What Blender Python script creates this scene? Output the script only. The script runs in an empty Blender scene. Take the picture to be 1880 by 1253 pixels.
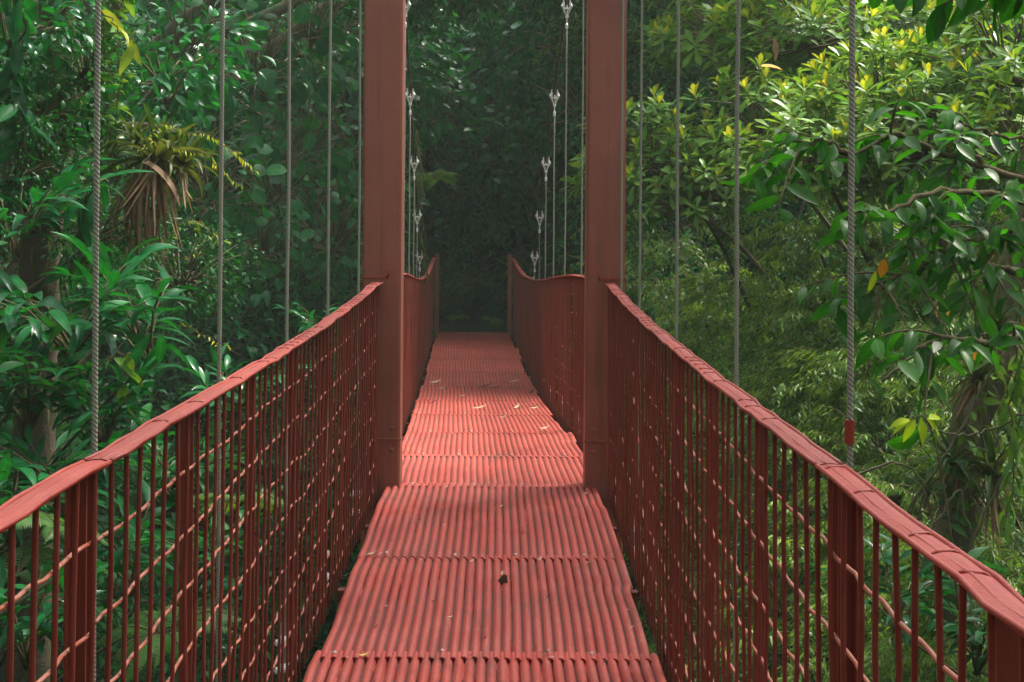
import bpy, math, random
import numpy as np
from mathutils import Matrix, Vector, Euler

R = math.radians
SEED = 11
rng = np.random.default_rng(SEED)
random.seed(SEED)
scene = bpy.context.scene
COL = scene.collection

# ------------------------------------------------------------------ camera, world, sun, exposure
F = 2700.0            # focal length in photograph pixels (1880 wide)
HOR = 400.0           # photograph row of the horizon
EYE = 1.5             # eye height above z = 0 (deck level near the camera)
ROLL = R(0.42)
cam_d = bpy.data.cameras.new("camera")
cam = bpy.data.objects.new("camera", cam_d)
COL.objects.link(cam)
cam_d.sensor_width = 36.0
cam_d.lens = F * 36.0 / 1880.0
cam_d.shift_y = -(626.5 - HOR) / 1880.0
cam_d.clip_start = 0.05
cam_d.clip_end = 2000.0
cam.matrix_world = Matrix.Translation((0, 0, EYE)) @ (Euler((R(90), 0, 0)).to_matrix() @ Matrix.Rotation(ROLL, 3, 'Z')).to_4x4()
scene.camera = cam

SUN_EL, SUN_AZ = R(58), R(50)     # azimuth measured from +Y (ahead) towards +X (right)
world = bpy.data.worlds.new("World")
scene.world = world
world.use_nodes = True
wn = world.node_tree
sky = wn.nodes.new("ShaderNodeTexSky")
sky.sky_type = 'NISHITA'
sky.sun_disc = False
sky.sun_elevation = SUN_EL
sky.sun_rotation = SUN_AZ
sky.air_density = 1.0
sky.dust_density = 3.0
bg = wn.nodes["Background"]
hs = wn.nodes.new('ShaderNodeHueSaturation')      # a hazy, nearly white sky
hs.inputs['Saturation'].default_value = .22
wn.links.new(sky.outputs[0], hs.inputs['Color'])
wn.links.new(hs.outputs[0], bg.inputs[0])
bg.inputs[1].default_value = 0.15
sun_d = bpy.data.lights.new("sun", 'SUN')
sun = bpy.data.objects.new("sun", sun_d)
COL.objects.link(sun)
sun_d.energy = 2.8
sun_d.angle = R(12)
sun_d.color = (1.0, 0.93, 0.80)
sdir = Vector((math.sin(SUN_AZ) * math.cos(SUN_EL), math.cos(SUN_AZ) * math.cos(SUN_EL), math.sin(SUN_EL)))
sun.rotation_euler = sdir.to_track_quat('Z', 'Y').to_euler()
scene.view_settings.view_transform = 'Standard'
scene.view_settings.look = 'None'
scene.view_settings.gamma = 1.0
scene.view_settings.exposure = 1.85
scene.cycles.max_bounces = 8
scene.cycles.transparent_max_bounces = 8


# ------------------------------------------------------------------ helpers
def at(px, py, Y):
    """the point at distance Y that the photograph shows at (px, py)"""
    u, v = px - 940.0, HOR - py
    a = u * math.cos(ROLL) - v * math.sin(ROLL)
    b = u * math.sin(ROLL) + v * math.cos(ROLL)
    return np.array((a * Y / F, Y, b * Y / F + EYE))


def norm(v):
    v = np.asarray(v, float)
    return v / np.maximum(np.linalg.norm(v, axis=-1, keepdims=True), 1e-9)


class MB:
    """collects geometry and links it as ONE mesh"""
    def __init__(s):
        s.v, s.f, s.uv, s.t, s.m, s.n = [], [], [], [], [], 0

    def add(s, v, f, uv=None, tone=None, mi=0):
        v = np.asarray(v, float).reshape(-1, 3)
        f = np.asarray(f, int).reshape(-1, 4)
        k = len(v)
        s.v.append(v)
        s.f.append(f + s.n)
        s.uv.append(np.zeros((k, 2)) if uv is None else np.asarray(uv, float).reshape(-1, 2))
        s.t.append(np.full(k, .5) if tone is None else np.broadcast_to(np.asarray(tone, float), (k,)))
        s.m.append(np.full(len(f), mi))
        s.n += k
        return s

    def box(s, lo, hi, mi=0, tone=.5):
        x0, y0, z0 = lo
        x1, y1, z1 = hi
        v = [(x0, y0, z0), (x1, y0, z0), (x1, y1, z0), (x0, y1, z0), (x0, y0, z1), (x1, y0, z1), (x1, y1, z1), (x0, y1, z1)]
        f = [(0, 3, 2, 1), (4, 5, 6, 7), (0, 1, 5, 4), (1, 2, 6, 5), (2, 3, 7, 6), (3, 0, 4, 7)]
        return s.add(v, f, None, tone, mi)

    def tube(s, pts, r, k=6, mi=0, tone=.5, cap=True):
        pts = np.asarray(pts, float)
        n = len(pts)
        r = np.broadcast_to(np.asarray(r, float), (n,))
        d = np.gradient(pts, axis=0)
        d = norm(d)
        ref = np.where(np.abs(d[:, 2:3]) > .9, np.array([[1., 0, 0]]), np.array([[0, 0, 1.]]))
        a = norm(np.cross(d, ref))
        for i in range(1, n):                      # keep the frame from flipping
            if np.dot(a[i], a[i - 1]) < 0:
                a[i] = -a[i]
        b = np.cross(d, a)
        th = np.linspace(0, 2 * math.pi, k, endpoint=False)
        ring = pts[:, None, :] + r[:, None, None] * (np.cos(th)[None, :, None] * a[:, None, :] + np.sin(th)[None, :, None] * b[:, None, :])
        ln = np.concatenate([[0], np.cumsum(np.linalg.norm(np.diff(pts, axis=0), axis=1))])
        uv = np.stack(np.broadcast_arrays(np.arange(k)[None, :] / k, ln[:, None]), -1)
        i, j = np.meshgrid(np.arange(n - 1), np.arange(k), indexing='ij')
        q = np.stack([i * k + j, i * k + (j + 1) % k, (i + 1) * k + (j + 1) % k, (i + 1) * k + j], -1).reshape(-1, 4)
        v = ring.reshape(-1, 3)
        if cap:
            v = np.concatenate([v, pts[:1], pts[-1:]])
            uv = np.concatenate([uv.reshape(-1, 2), [[0, 0], [0, ln[-1]]]])
            c0, c1 = n * k, n * k + 1
            jj = np.arange(0, k, 2)
            q = np.concatenate([q, np.stack([np.full_like(jj, c0), (jj + 2) % k, (jj + 1) % k, jj], -1),
                                np.stack([np.full_like(jj, c1), (n - 1) * k + jj, (n - 1) * k + (jj + 1) % k, (n - 1) * k + (jj + 2) % k], -1)])
        return s.add(v, q, uv, tone, mi)

    def leaves(s, P, D, N, L, W, tone, prof, droop=.5, fold=.25, nseg=4, mi=0, flat=False):
        """many leaves at once: base P, direction D, upper-side normal N, length L, width W"""
        P = np.asarray(P, float).reshape(-1, 3)
        k = len(P)
        if k == 0:
            return s
        D = norm(np.broadcast_to(D, (k, 3)))
        N = np.broadcast_to(N, (k, 3))
        N = norm(N - D * (N * D).sum(1, keepdims=True))
        S = np.cross(D, N)
        L = np.broadcast_to(np.asarray(L, float), (k,))
        W = np.broadcast_to(np.asarray(W, float), (k,))
        dr = np.broadcast_to(np.asarray(droop, float), (k,)) + 1e-4
        fo = np.broadcast_to(np.asarray(fold, float), (k,))
        t = np.linspace(0, 1, nseg + 1)
        w = np.interp(t, [p[0] for p in prof], [p[1] for p in prof])
        th = dr[:, None] * t[None, :]
        a = np.sin(th) / dr[:, None]
        b = -(1 - np.cos(th)) / dr[:, None]
        sp = P[:, None, :] + L[:, None, None] * (a[..., None] * D[:, None, :] + b[..., None] * N[:, None, :])
        nt = np.cos(th)[..., None] * N[:, None, :] + np.sin(th)[..., None] * D[:, None, :]
        hw = (W[:, None] / 2 * w[None, :])[..., None]
        lift = nt * np.sin(fo)[:, None, None] * hw
        side = S[:, None, :] * np.cos(fo)[:, None, None] * hw
        if flat:
            V = np.stack([sp - side + lift, sp + side + lift], 2)
            c = 2
            us = np.array([0., 1.])
        else:
            V = np.stack([sp - side + lift, sp, sp + side + lift], 2)
            c = 3
            us = np.array([0., .5, 1.])
        r = nseg + 1
        uv = np.broadcast_to(np.stack(np.broadcast_arrays(us[None, :], t[:, None]), -1), (k, r, c, 2))
        base = np.arange(k)[:, None, None] * (r * c)
        i, j = np.meshgrid(np.arange(nseg), np.arange(c - 1), indexing='ij')
        q = np.stack([i * c + j, i * c + j + 1, (i + 1) * c + j + 1, (i + 1) * c + j], -1).reshape(1, -1, 4)
        q = (q + base).reshape(-1, 4)
        tn = np.repeat(np.broadcast_to(np.asarray(tone, float), (k,)), r * c)
        return s.add(V.reshape(-1, 3), q, uv.reshape(-1, 2), tn, mi)

    def mesh(s, name, mats, smooth=True):
        me = bpy.data.meshes.new(name)
        v = np.concatenate(s.v)
        f = np.concatenate(s.f)
        m = np.concatenate(s.m)
        uv = np.concatenate(s.uv)
        tn = np.concatenate(s.t)
        me.vertices.add(len(v))
        me.vertices.foreach_set('co', v.astype(np.float32).ravel())
        me.loops.add(f.size)
        me.loops.foreach_set('vertex_index', f.astype(np.int32).ravel())
        me.polygons.add(len(f))
        me.polygons.foreach_set('loop_start', (np.arange(len(f)) * 4).astype(np.int32))
        me.polygons.foreach_set('loop_total', np.full(len(f), 4, np.int32))
        me.polygons.foreach_set('material_index', m.astype(np.int32))
        me.polygons.foreach_set('use_smooth', np.full(len(f), smooth, bool))
        ul = me.uv_layers.new(name='UVMap')
        ul.data.foreach_set('uv', uv[f.ravel()].astype(np.float32).ravel())
        at_ = me.attributes.new('tone', 'FLOAT', 'POINT')
        at_.data.foreach_set('value', tn.astype(np.float32))
        me.update(calc_edges=True)
        for mt in (mats if isinstance(mats, (list, tuple)) else [mats]):
            me.materials.append(mt)
        return me

    def build(s, name, mats, parent=None, smooth=True, loc=None):
        return link(name, s.mesh(name, mats, smooth), parent, loc)


def link(name, me, parent=None, loc=None):
    o = bpy.data.objects.new(name, me)
    COL.objects.link(o)
    if parent is not None:
        o.parent = parent
    if loc is not None:
        o.location = loc
    return o


def empty(name, loc=(0, 0, 0), rz=0.0):
    o = bpy.data.objects.new(name, None)
    COL.objects.link(o)
    o.location = loc
    o.rotation_euler = (0, 0, rz)
    o.empty_display_size = .1
    return o


def tag(o, label=None, cat=None, group=None, kind=None):
    if label:
        o['label'] = label
    if cat:
        o['category'] = cat
    if group:
        o['group'] = group
    if kind:
        o['kind'] = kind
    return o


# ------------------------------------------------------------------ materials
def nodes(name):
    m = bpy.data.materials.new(name)
    m.use_nodes = True
    nt = m.node_tree
    return m, nt, nt.nodes, nt.links, nt.nodes['Principled BSDF']


def nd(ns, typ, **kw):
    n = ns.new(typ)
    for k, v in kw.items():
        if hasattr(n, k):
            setattr(n, k, v)
        else:
            n.inputs[k].default_value = v
    return n


def mixc(ns, ls, fac, a, b, mode='MIX'):
    n = ns.new('ShaderNodeMix')
    n.data_type = 'RGBA'
    n.blend_type = mode
    for sock, val in ((n.inputs[0], fac), (n.inputs[6], a), (n.inputs[7], b)):
        if isinstance(val, (int, float)):
            sock.default_value = val
        elif isinstance(val, tuple):
            sock.default_value = (*val, 1)
        else:
            ls.new(val, sock)
    return n.outputs[2]


def mathn(ns, ls, op, a, b=0.0, c=None):
    n = ns.new('ShaderNodeMath')
    n.operation = op
    for i, val in enumerate((a, b) if c is None else (a, b, c)):
        if isinstance(val, (int, float)):
            n.inputs[i].default_value = val
        else:
            ls.new(val, n.inputs[i])
    return n.outputs[0]


def leaf_mat(name, ca, cb, rough=.38, trans=.3, vein=.35, spots=.12, tcol=None, nveins=9, coat=0.0, spec=.14):
    m, nt, ns, ls, bs = nodes(name)
    tone = nd(ns, 'ShaderNodeAttribute', attribute_name='tone').outputs['Fac']
    info = ns.new('ShaderNodeObjectInfo').outputs['Random']
    uv = ns.new('ShaderNodeUVMap').outputs[0]
    sep = ns.new('ShaderNodeSeparateXYZ')
    ls.new(uv, sep.inputs[0])
    u, v = sep.outputs[0], sep.outputs[1]
    fac = mathn(ns, ls, 'ADD', mathn(ns, ls, 'MULTIPLY', tone, .8), mathn(ns, ls, 'MULTIPLY', info, .2))
    col = mixc(ns, ls, fac, ca, cb)
    au = mathn(ns, ls, 'ABSOLUTE', mathn(ns, ls, 'SUBTRACT', u, .5))
    if vein > 0:
        # midrib and side veins
        rib = mathn(ns, ls, 'LESS_THAN', au, .035)
        ph = mathn(ns, ls, 'FRACT', mathn(ns, ls, 'MULTIPLY', mathn(ns, ls, 'SUBTRACT', v, mathn(ns, ls, 'MULTIPLY', au, .35)), float(nveins)))
        sv = mathn(ns, ls, 'LESS_THAN', ph, .10)
        vv = mathn(ns, ls, 'MAXIMUM', rib, mathn(ns, ls, 'MULTIPLY', sv, .45))
        lighter = mixc(ns, ls, 1.0, col, (2.6, 2.0, 2.6), 'MULTIPLY')
        col = mixc(ns, ls, mathn(ns, ls, 'MULTIPLY', vv, vein), col, lighter)
    nz = nd(ns, 'ShaderNodeTexNoise', Scale=9.0, Detail=3.0)
    tc = ns.new('ShaderNodeTexCoord')
    ls.new(tc.outputs['Object'], nz.inputs['Vector'])
    val = nd(ns, 'ShaderNodeMapRange')
    ls.new(nz.outputs[0], val.inputs[0])
    val.inputs[1].default_value, val.inputs[2].default_value, val.inputs[3].default_value, val.inputs[4].default_value = .3, .7, .72, 1.25
    comb = ns.new('ShaderNodeCombineXYZ')
    for i in range(3):
        ls.new(val.outputs[0], comb.inputs[i])
    col = mixc(ns, ls, 1.0, col, comb.outputs[0], 'MULTIPLY')
    if spots > 0:
        sp = nd(ns, 'ShaderNodeTexNoise', Scale=38.0, Detail=2.0)
        ls.new(tc.outputs['Object'], sp.inputs['Vector'])
        sf = mathn(ns, ls, 'GREATER_THAN', sp.outputs[0], .68)
        col = mixc(ns, ls, mathn(ns, ls, 'MULTIPLY', sf, spots * 3), col, (.09, .06, .02))
    ls.new(col, bs.inputs['Base Color'])
    bs.inputs['Roughness'].default_value = rough
    bs.inputs['Specular IOR Level'].default_value = spec
    bs.inputs['Coat Weight'].default_value = coat
    tr = ns.new('ShaderNodeBsdfTranslucent')
    tcx = mixc(ns, ls, 1.0, col, tcol or (1.6, 1.5, .5), 'MULTIPLY')
    ls.new(tcx, tr.inputs[0])
    mx = ns.new('ShaderNodeMixShader')
    mx.inputs[0].default_value = trans
    ls.new(bs.outputs[0], mx.inputs[1])
    ls.new(tr.outputs[0], mx.inputs[2])
    ls.new(mx.outputs[0], ns['Material Output'].inputs[0])
    return m


def paint_mat(name, base, worn, rough=.5, wear=.5, scale=6.0, bump=.25, grime=.5, tread=False, streak=0.0):
    m, nt, ns, ls, bs = nodes(name)
    tc = ns.new('ShaderNodeTexCoord').outputs['Object']
    n1 = nd(ns, 'ShaderNodeTexNoise', Scale=scale, Detail=6.0, Roughness=.65)
    n2 = nd(ns, 'ShaderNodeTexNoise', Scale=scale * 9, Detail=4.0, Roughness=.7)
    n3 = nd(ns, 'ShaderNodeTexNoise', Scale=1.3, Detail=3.0)
    for n in (n1, n2, n3):
        ls.new(tc, n.inputs['Vector'])
    r1 = nd(ns, 'ShaderNodeMapRange')
    ls.new(n1.outputs[0], r1.inputs[0])
    r1.inputs[1].default_value, r1.inputs[2].default_value = .35, .7
    col = mixc(ns, ls, mathn(ns, ls, 'MULTIPLY', r1.outputs[0], wear), base, worn)
    r2 = nd(ns, 'ShaderNodeMapRange')
    ls.new(n2.outputs[0], r2.inputs[0])
    r2.inputs[1].default_value, r2.inputs[2].default_value = .58, .72
    col = mixc(ns, ls, mathn(ns, ls, 'MULTIPLY', r2.outputs[0], grime), col, (.07, .025, .018))
    r3 = nd(ns, 'ShaderNodeMapRange')
    ls.new(n3.outputs[0], r3.inputs[0])
    r3.inputs[1].default_value, r3.inputs[2].default_value, r3.inputs[3].default_value, r3.inputs[4].default_value = .3, .7, .8, 1.15
    cb = ns.new('ShaderNodeCombineXYZ')
    for i in range(3):
        ls.new(r3.outputs[0], cb.inputs[i])
    col = mixc(ns, ls, 1.0, col, cb.outputs[0], 'MULTIPLY')
    if tread:
        # mud and algae washed across the sheets, pale scuffs down the middle where people walk
        mp = nd(ns, 'ShaderNodeMapping')
        mp.inputs['Scale'].default_value = (5, 1.6, 5)
        ls.new(tc, mp.inputs['Vector'])
        n4 = nd(ns, 'ShaderNodeTexNoise', Scale=1.6, Detail=7.0, Roughness=.72)
        ls.new(mp.outputs[0], n4.inputs['Vector'])
        r4 = nd(ns, 'ShaderNodeMapRange')
        ls.new(n4.outputs[0], r4.inputs[0])
        r4.inputs[1].default_value, r4.inputs[2].default_value = .52, .70
        col = mixc(ns, ls, mathn(ns, ls, 'MULTIPLY', r4.outputs[0], .8), col, (.13, .032, .02))
        n5 = nd(ns, 'ShaderNodeTexNoise', Scale=11.0, Detail=8.0, Roughness=.8)
        ls.new(tc, n5.inputs['Vector'])
        r5 = nd(ns, 'ShaderNodeMapRange')
        ls.new(n5.outputs[0], r5.inputs[0])
        r5.inputs[1].default_value, r5.inputs[2].default_value = .56, .66
        col = mixc(ns, ls, mathn(ns, ls, 'MULTIPLY', r5.outputs[0], .55), col, (.41, .11, .085))
        n6 = nd(ns, 'ShaderNodeTexNoise', Scale=120.0, Detail=2.0)
        ls.new(tc, n6.inputs['Vector'])
        col = mixc(ns, ls, mathn(ns, ls, 'MULTIPLY', mathn(ns, ls, 'GREATER_THAN', n6.outputs[0], .66), .6), col, (.06, .03, .02))
    if streak:
        mp = nd(ns, 'ShaderNodeMapping')
        mp.inputs['Scale'].default_value = (22, 22, .8)
        ls.new(tc, mp.inputs['Vector'])
        n4 = nd(ns, 'ShaderNodeTexNoise', Scale=1.0, Detail=6.0, Roughness=.7)
        ls.new(mp.outputs[0], n4.inputs['Vector'])
        r4 = nd(ns, 'ShaderNodeMapRange')
        ls.new(n4.outputs[0], r4.inputs[0])
        r4.inputs[1].default_value, r4.inputs[2].default_value = .5, .68
        col = mixc(ns, ls, mathn(ns, ls, 'MULTIPLY', r4.outputs[0], streak), col, (.11, .045, .028))
    ls.new(col, bs.inputs['Base Color'])
    rr = nd(ns, 'ShaderNodeMapRange')
    ls.new(n1.outputs[0], rr.inputs[0])
    rr.inputs[3].default_value, rr.inputs[4].default_value = rough - .1, rough + .18
    ls.new(rr.outputs[0], bs.inputs['Roughness'])
    bp = nd(ns, 'ShaderNodeBump', Strength=bump, Distance=.004)
    ls.new(n2.outputs[0], bp.inputs['Height'])
    ls.new(bp.outputs[0], bs.inputs['Normal'])
    return m


def bark_mat(name, a, b, moss, mossf=.5, scale=8.0):
    m, nt, ns, ls, bs = nodes(name)
    tc = ns.new('ShaderNodeTexCoord').outputs['Object']
    n1 = nd(ns, 'ShaderNodeTexNoise', Scale=scale, Detail=8.0, Roughness=.7)
    n2 = nd(ns, 'ShaderNodeTexNoise', Scale=scale * .35, Detail=5.0)
    n3 = nd(ns, 'ShaderNodeTexNoise', Scale=scale * 7, Detail=4.0)
    for n in (n1, n2, n3):
        ls.new(tc, n.inputs['Vector'])
    col = mixc(ns, ls, n1.outputs[0], a, b)
    r = nd(ns, 'ShaderNodeMapRange')
    ls.new(n2.outputs[0], r.inputs[0])
    r.inputs[1].default_value, r.inputs[2].default_value = .42, .58
    col = mixc(ns, ls, mathn(ns, ls, 'MULTIPLY', r.outputs[0], mossf), col, moss)
    ls.new(col, bs.inputs['Base Color'])
    bs.inputs['Roughness'].default_value = .9
    bs.inputs['Specular IOR Level'].default_value = .1
    bp = nd(ns, 'ShaderNodeBump', Strength=.8, Distance=.02)
    ls.new(mathn(ns, ls, 'ADD', n1.outputs[0], mathn(ns, ls, 'MULTIPLY', n3.outputs[0], .4)), bp.inputs['Height'])
    ls.new(bp.outputs[0], bs.inputs['Normal'])
    return m


def rope_mat(name, a, b, rough=.45, metal=.6, lay=26.0):
    m, nt, ns, ls, bs = nodes(name)
    uv = ns.new('ShaderNodeUVMap').outputs[0]
    sep = ns.new('ShaderNodeSeparateXYZ')
    ls.new(uv, sep.inputs[0])
    ph = mathn(ns, ls, 'ADD', mathn(ns, ls, 'MULTIPLY', sep.outputs[1], lay * 3), mathn(ns, ls, 'MULTIPLY', sep.outputs[0], 3.0))
    sn = mathn(ns, ls, 'SINE', mathn(ns, ls, 'MULTIPLY', ph, 2 * math.pi))
    h = mathn(ns, ls, 'MULTIPLY_ADD', sn, .5, .5)
    nz = nd(ns, 'ShaderNodeTexNoise', Scale=14.0, Detail=3.0)
    tc = ns.new('ShaderNodeTexCoord').outputs['Object']
    ls.new(tc, nz.inputs['Vector'])
    col = mixc(ns, ls, h, a, b)
    col = mixc(ns, ls, mathn(ns, ls, 'MULTIPLY', nz.outputs[0], .5), col, (.10, .11, .08))
    ls.new(col, bs.inputs['Base Color'])
    bs.inputs['Metallic'].default_value = metal
    bs.inputs['Roughness'].default_value = rough
    bp = nd(ns, 'ShaderNodeBump', Strength=.6, Distance=.002)
    ls.new(h, bp.inputs['Height'])
    ls.new(bp.outputs[0], bs.inputs['Normal'])
    return m


def plain_mat(name, col, rough=.5, metal=0.0):
    m, nt, ns, ls, bs = nodes(name)
    nz = nd(ns, 'ShaderNodeTexNoise', Scale=30.0, Detail=4.0)
    tc = ns.new('ShaderNodeTexCoord').outputs['Object']
    ls.new(tc, nz.inputs['Vector'])
    c = mixc(ns, ls, nz.outputs[0], tuple(x * .65 for x in col), tuple(min(1, x * 1.3) for x in col))
    ls.new(c, bs.inputs['Base Color'])
    bs.inputs['Roughness'].default_value = rough
    bs.inputs['Metallic'].default_value = metal
    return m


M = {}
M['deck'] = paint_mat('red deck paint', (.355, .038, .024), (.38, .075, .055), .44, .75, 5.0, .35, .6, tread=True)
M['rail'] = paint_mat('red rail paint', (.26, .023, .012), (.31, .055, .034), .48, .7, 9.0, .4, .6)
M['mesh'] = paint_mat('red wire paint', (.14, .017, .009), (.19, .042, .025), .45, .6, 14.0, .2, .6)
M['toplit'] = paint_mat('toplit wire paint', (.33, .07, .038), (.42, .24, .16), .45, .6, 16.0, .2, .2)  # paler red for the horizontal wires: light from above put into the colour
M['tower'] = paint_mat('red oxide tower paint', (.235, .062, .036), (.27, .085, .056), .5, .7, 5.0, .25, .4, streak=.6)
M['rope'] = rope_mat('galvanised wire rope', (.19, .19, .14), (.31, .31, .24), .75, .0, 40.0)
M['oldrope'] = rope_mat('weathered dark rope', (.012, .014, .010), (.035, .036, .028), .8, .1)
M['clamp'] = plain_mat('bright galvanised steel', (.78, .76, .74), .35, .5)
M['groove_dark'] = paint_mat('dark red groove paint', (.12, .026, .018), (.16, .038, .025), .45, .6, 14.0, .3, .6)  # darker red laid in patches along the groove bottoms
M['dullsteel'] = plain_mat('dull screw steel', (.42, .34, .31), .5, .3)
M['concrete'] = bark_mat('mossy concrete', (.10, .10, .085), (.18, .175, .15), (.03, .06, .02), .8, 3.0)
M['bark'] = bark_mat('dark bark', (.035, .026, .018), (.11, .085, .06), (.03, .06, .015), .6)
M['barkpale'] = bark_mat('pale mossy bark', (.09, .075, .05), (.22, .18, .12), (.05, .08, .02), .55)
M['twig'] = bark_mat('brown twig', (.07, .05, .03), (.2, .15, .09), (.06, .08, .02), .4, 20.0)
M['soil'] = bark_mat('forest floor', (.012, .010, .006), (.032, .025, .015), (.010, .026, .007), .9, 1.2)
M['broad'] = leaf_mat('dark broad leaf', (.004, .048, .011), (.020, .14, .024), .42, .32, .3, .05)
M['teal'] = leaf_mat('glossy teal leaf', (.003, .048, .016), (.015, .155, .034), .33, .28, .55, .06, (1.3, 1.7, .5), 12, .15)
M['round'] = leaf_mat('big round leaf', (.004, .045, .015), (.018, .115, .028), .5, .28, .6, .12, (1.4, 1.6, .6), 7, spec=.12)
M['rosette'] = leaf_mat('leathery green leaf', (.045, .15, .022), (.17, .30, .045), .34, .32, .3, .05)
M['young'] = leaf_mat('young yellow leaf', (.19, .32, .028), (.38, .35, .04), .38, .45, .2, .0, (1.3, 1.2, .4))
M['fine'] = leaf_mat('fine narrow leaf', (.026, .10, .018), (.19, .31, .05), .36, .42, 0, 0)
M['bough'] = leaf_mat('dark drooping leaf', (.009, .052, .008), (.055, .185, .022), .36, .45, .6, .1, (1.2, 2.0, .3), 10, .0, spec=.22)
M['lime'] = leaf_mat('lime leaf', (.36, .52, .02), (.5, .6, .03), .4, .5, .2, 0, (1.2, 1.2, .3))
M['fern'] = leaf_mat('fern leaf', (.03, .11, .02), (.10, .20, .04), .45, .35, 0, 0)
M['strap'] = leaf_mat('bromeliad leaf', (.02, .06, .014), (.085, .10, .03), .4, .3, .2, .1)
M['dead'] = leaf_mat('dead leaf', (.10, .055, .03), (.30, .20, .12), .7, .2, .2, .2, (1.2, 1, .7))
M['orange'] = leaf_mat('orange leaf', (.55, .22, .02), (.72, .38, .03), .5, .35, .2, .05, (1.2, 1, .4))
M['yellowleaf'] = leaf_mat('fallen yellow leaf', (.55, .36, .08), (.68, .5, .15), .55, .2, .3, .1, (1.2, 1, .5))
M['paleleaf'] = leaf_mat('pale dry leaf', (.42, .30, .18), (.6, .5, .36), .6, .15, .3, .1, (1.2, 1, .7))
M['darkleaf'] = leaf_mat('dark wet leaf', (.028, .016, .010), (.07, .04, .022), .4, .05, .3, .1, (1.2, 1, .7))
M['moss'] = leaf_mat('hanging moss', (.05, .07, .018), (.15, .14, .05), .8, .35, 0, 0)

# leaf outlines: (position along the leaf, width)
ELL = [(0, .06), (.12, .45), (.3, .85), (.5, 1), (.7, .82), (.88, .4), (1, .03)]
LAN = [(0, .08), (.15, .55), (.35, 1), (.6, .82), (.8, .48), (.93, .2), (1, .02)]
OBO = [(0, .08), (.2, .3), (.5, .75), (.72, 1), (.88, .8), (.96, .5), (1, .15)]
HRT = [(0, .55), (.08, .9), (.25, 1), (.5, .9), (.75, .6), (.92, .25), (1, .03)]
RND = [(0, .35), (.1, .72), (.3, .97), (.5, 1), (.7, .92), (.88, .6), (1, .12)]
STR = [(0, 1), (.4, .95), (.7, .7), (.9, .35), (1, .04)]
FIN = [(0, .3), (.35, 1), (.75, .7), (1, .05)]


def cxs(Y):
    return np.interp(Y, [-4, 4, 7.8, 10.3, 12.5, 15.7, 22.7, 30], [-.06, -.082, -.093, -.16, -.25, -.36, -.59, -.8])


def deckz(Y):
    return EYE + np.interp(Y, [-4, 2, 4.7, 6.2, 7.8, 9, 10.3, 11.4, 12.5, 14, 15.7, 19.6, 22.7],
                           [-1.53, -1.525, -1.5, -1.46, -1.44, -1.468, -1.52, -1.575, -1.63, -1.70, -1.744, -1.76, -1.79])


def railz(Y):
    return EYE + np.interp(Y, [-4, 4, 5.5, 6.6, 7.6, 8.4, 9.4, 10.6, 12, 13.4, 15.5, 18.3, 20, 22.6],
                           [-.405, -.41, -.40, -.378, -.345, -.355, -.375, -.41, -.48, -.56, -.66, -.72, -.70, -.62])


# ------------------------------------------------------------------ ground
def ground_h(x, y):
    """a steep-sided ravine: the bridge crosses it, the forest climbs its three far sides"""
    x = np.asarray(x, float)
    y = np.asarray(y, float)
    wx = x + .5 * np.sin(y * .45) + .3 * np.sin(y * 1.1 + 1)
    wy = y + .7 * np.sin(x * .5 + .6) + .3 * np.sin(x * 1.3)
    hl = np.interp(-wx - 1.7, [0, .8, 2, 4, 6, 10, 20, 60, 200], [-7, -5.2, -2.4, 1.2, 4.2, 8.5, 15, 24, 30])
    hr = np.interp(wx - 1.3, [0, 1, 3, 5, 8, 12, 20, 60, 200], [-7, -6.3, -4.2, -1.8, 1.8, 6.5, 13, 24, 30])
    hf = np.interp(wy, [8, 12, 15, 18, 21, 24, 28, 34, 60, 200], [-7, -6.2, -4.2, -1.6, 1.2, 4.0, 7.5, 12.5, 24, 30])
    hn = np.interp(-wy, [-4, -1.5, 1, 3, 8, 30, 200], [-7, -5.5, -2.8, -.6, 1.5, 6, 20])
    k = .8
    h = np.log(np.exp(k * hl) + np.exp(k * hr) + np.exp(k * hf) + np.exp(k * hn)) / k - 1.2
    h = h + .22 * np.sin(x * 1.9 + 1.3) * np.cos(y * 1.7) + .12 * np.sin(x * 4.3) * np.sin(y * 3.9 + .5)
    # landing and trail at both ends of the bridge
    for (sy, zz) in ((1, -.42), (-1, -.2)):
        y0 = 22.3 if sy > 0 else -3.0
        dy = (y - y0) * sy
        trail = zz + np.maximum(dy - 4.5, 0) * .5 * (1 if sy > 0 else .2)
        mid = cxs(np.clip(y, -4, 30)) if sy > 0 else 0
        w = np.clip((2.0 - np.abs(x - mid)) / .9, 0, 1) * np.clip((dy + 1.2) / 1.2, 0, 1) * np.clip((14 - dy) / 6, 0, 1)
        drop = np.where(dy < 0, np.minimum(h, zz + dy * 2.2), trail)      # the bank falls away under the bridge end
        h = h * (1 - w) + drop * w
    w = np.clip((1.9 - np.abs(x - cxs(np.clip(y, -4, 30)))) / .8, 0, 1) * ((y > -3.0) & (y < 22.3))
    h = h * (1 - w) + np.minimum(h, -1.6 - np.minimum(np.minimum(y + 3.0, 22.3 - y), 3) * 1.2) * w
    return h


def grid_axis(a, b, step, far):
    core = np.arange(a, b + .01, step)
    out = np.geomspace(step, far, 14)
    return np.concatenate([a - out[::-1], core, b + out])


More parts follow.
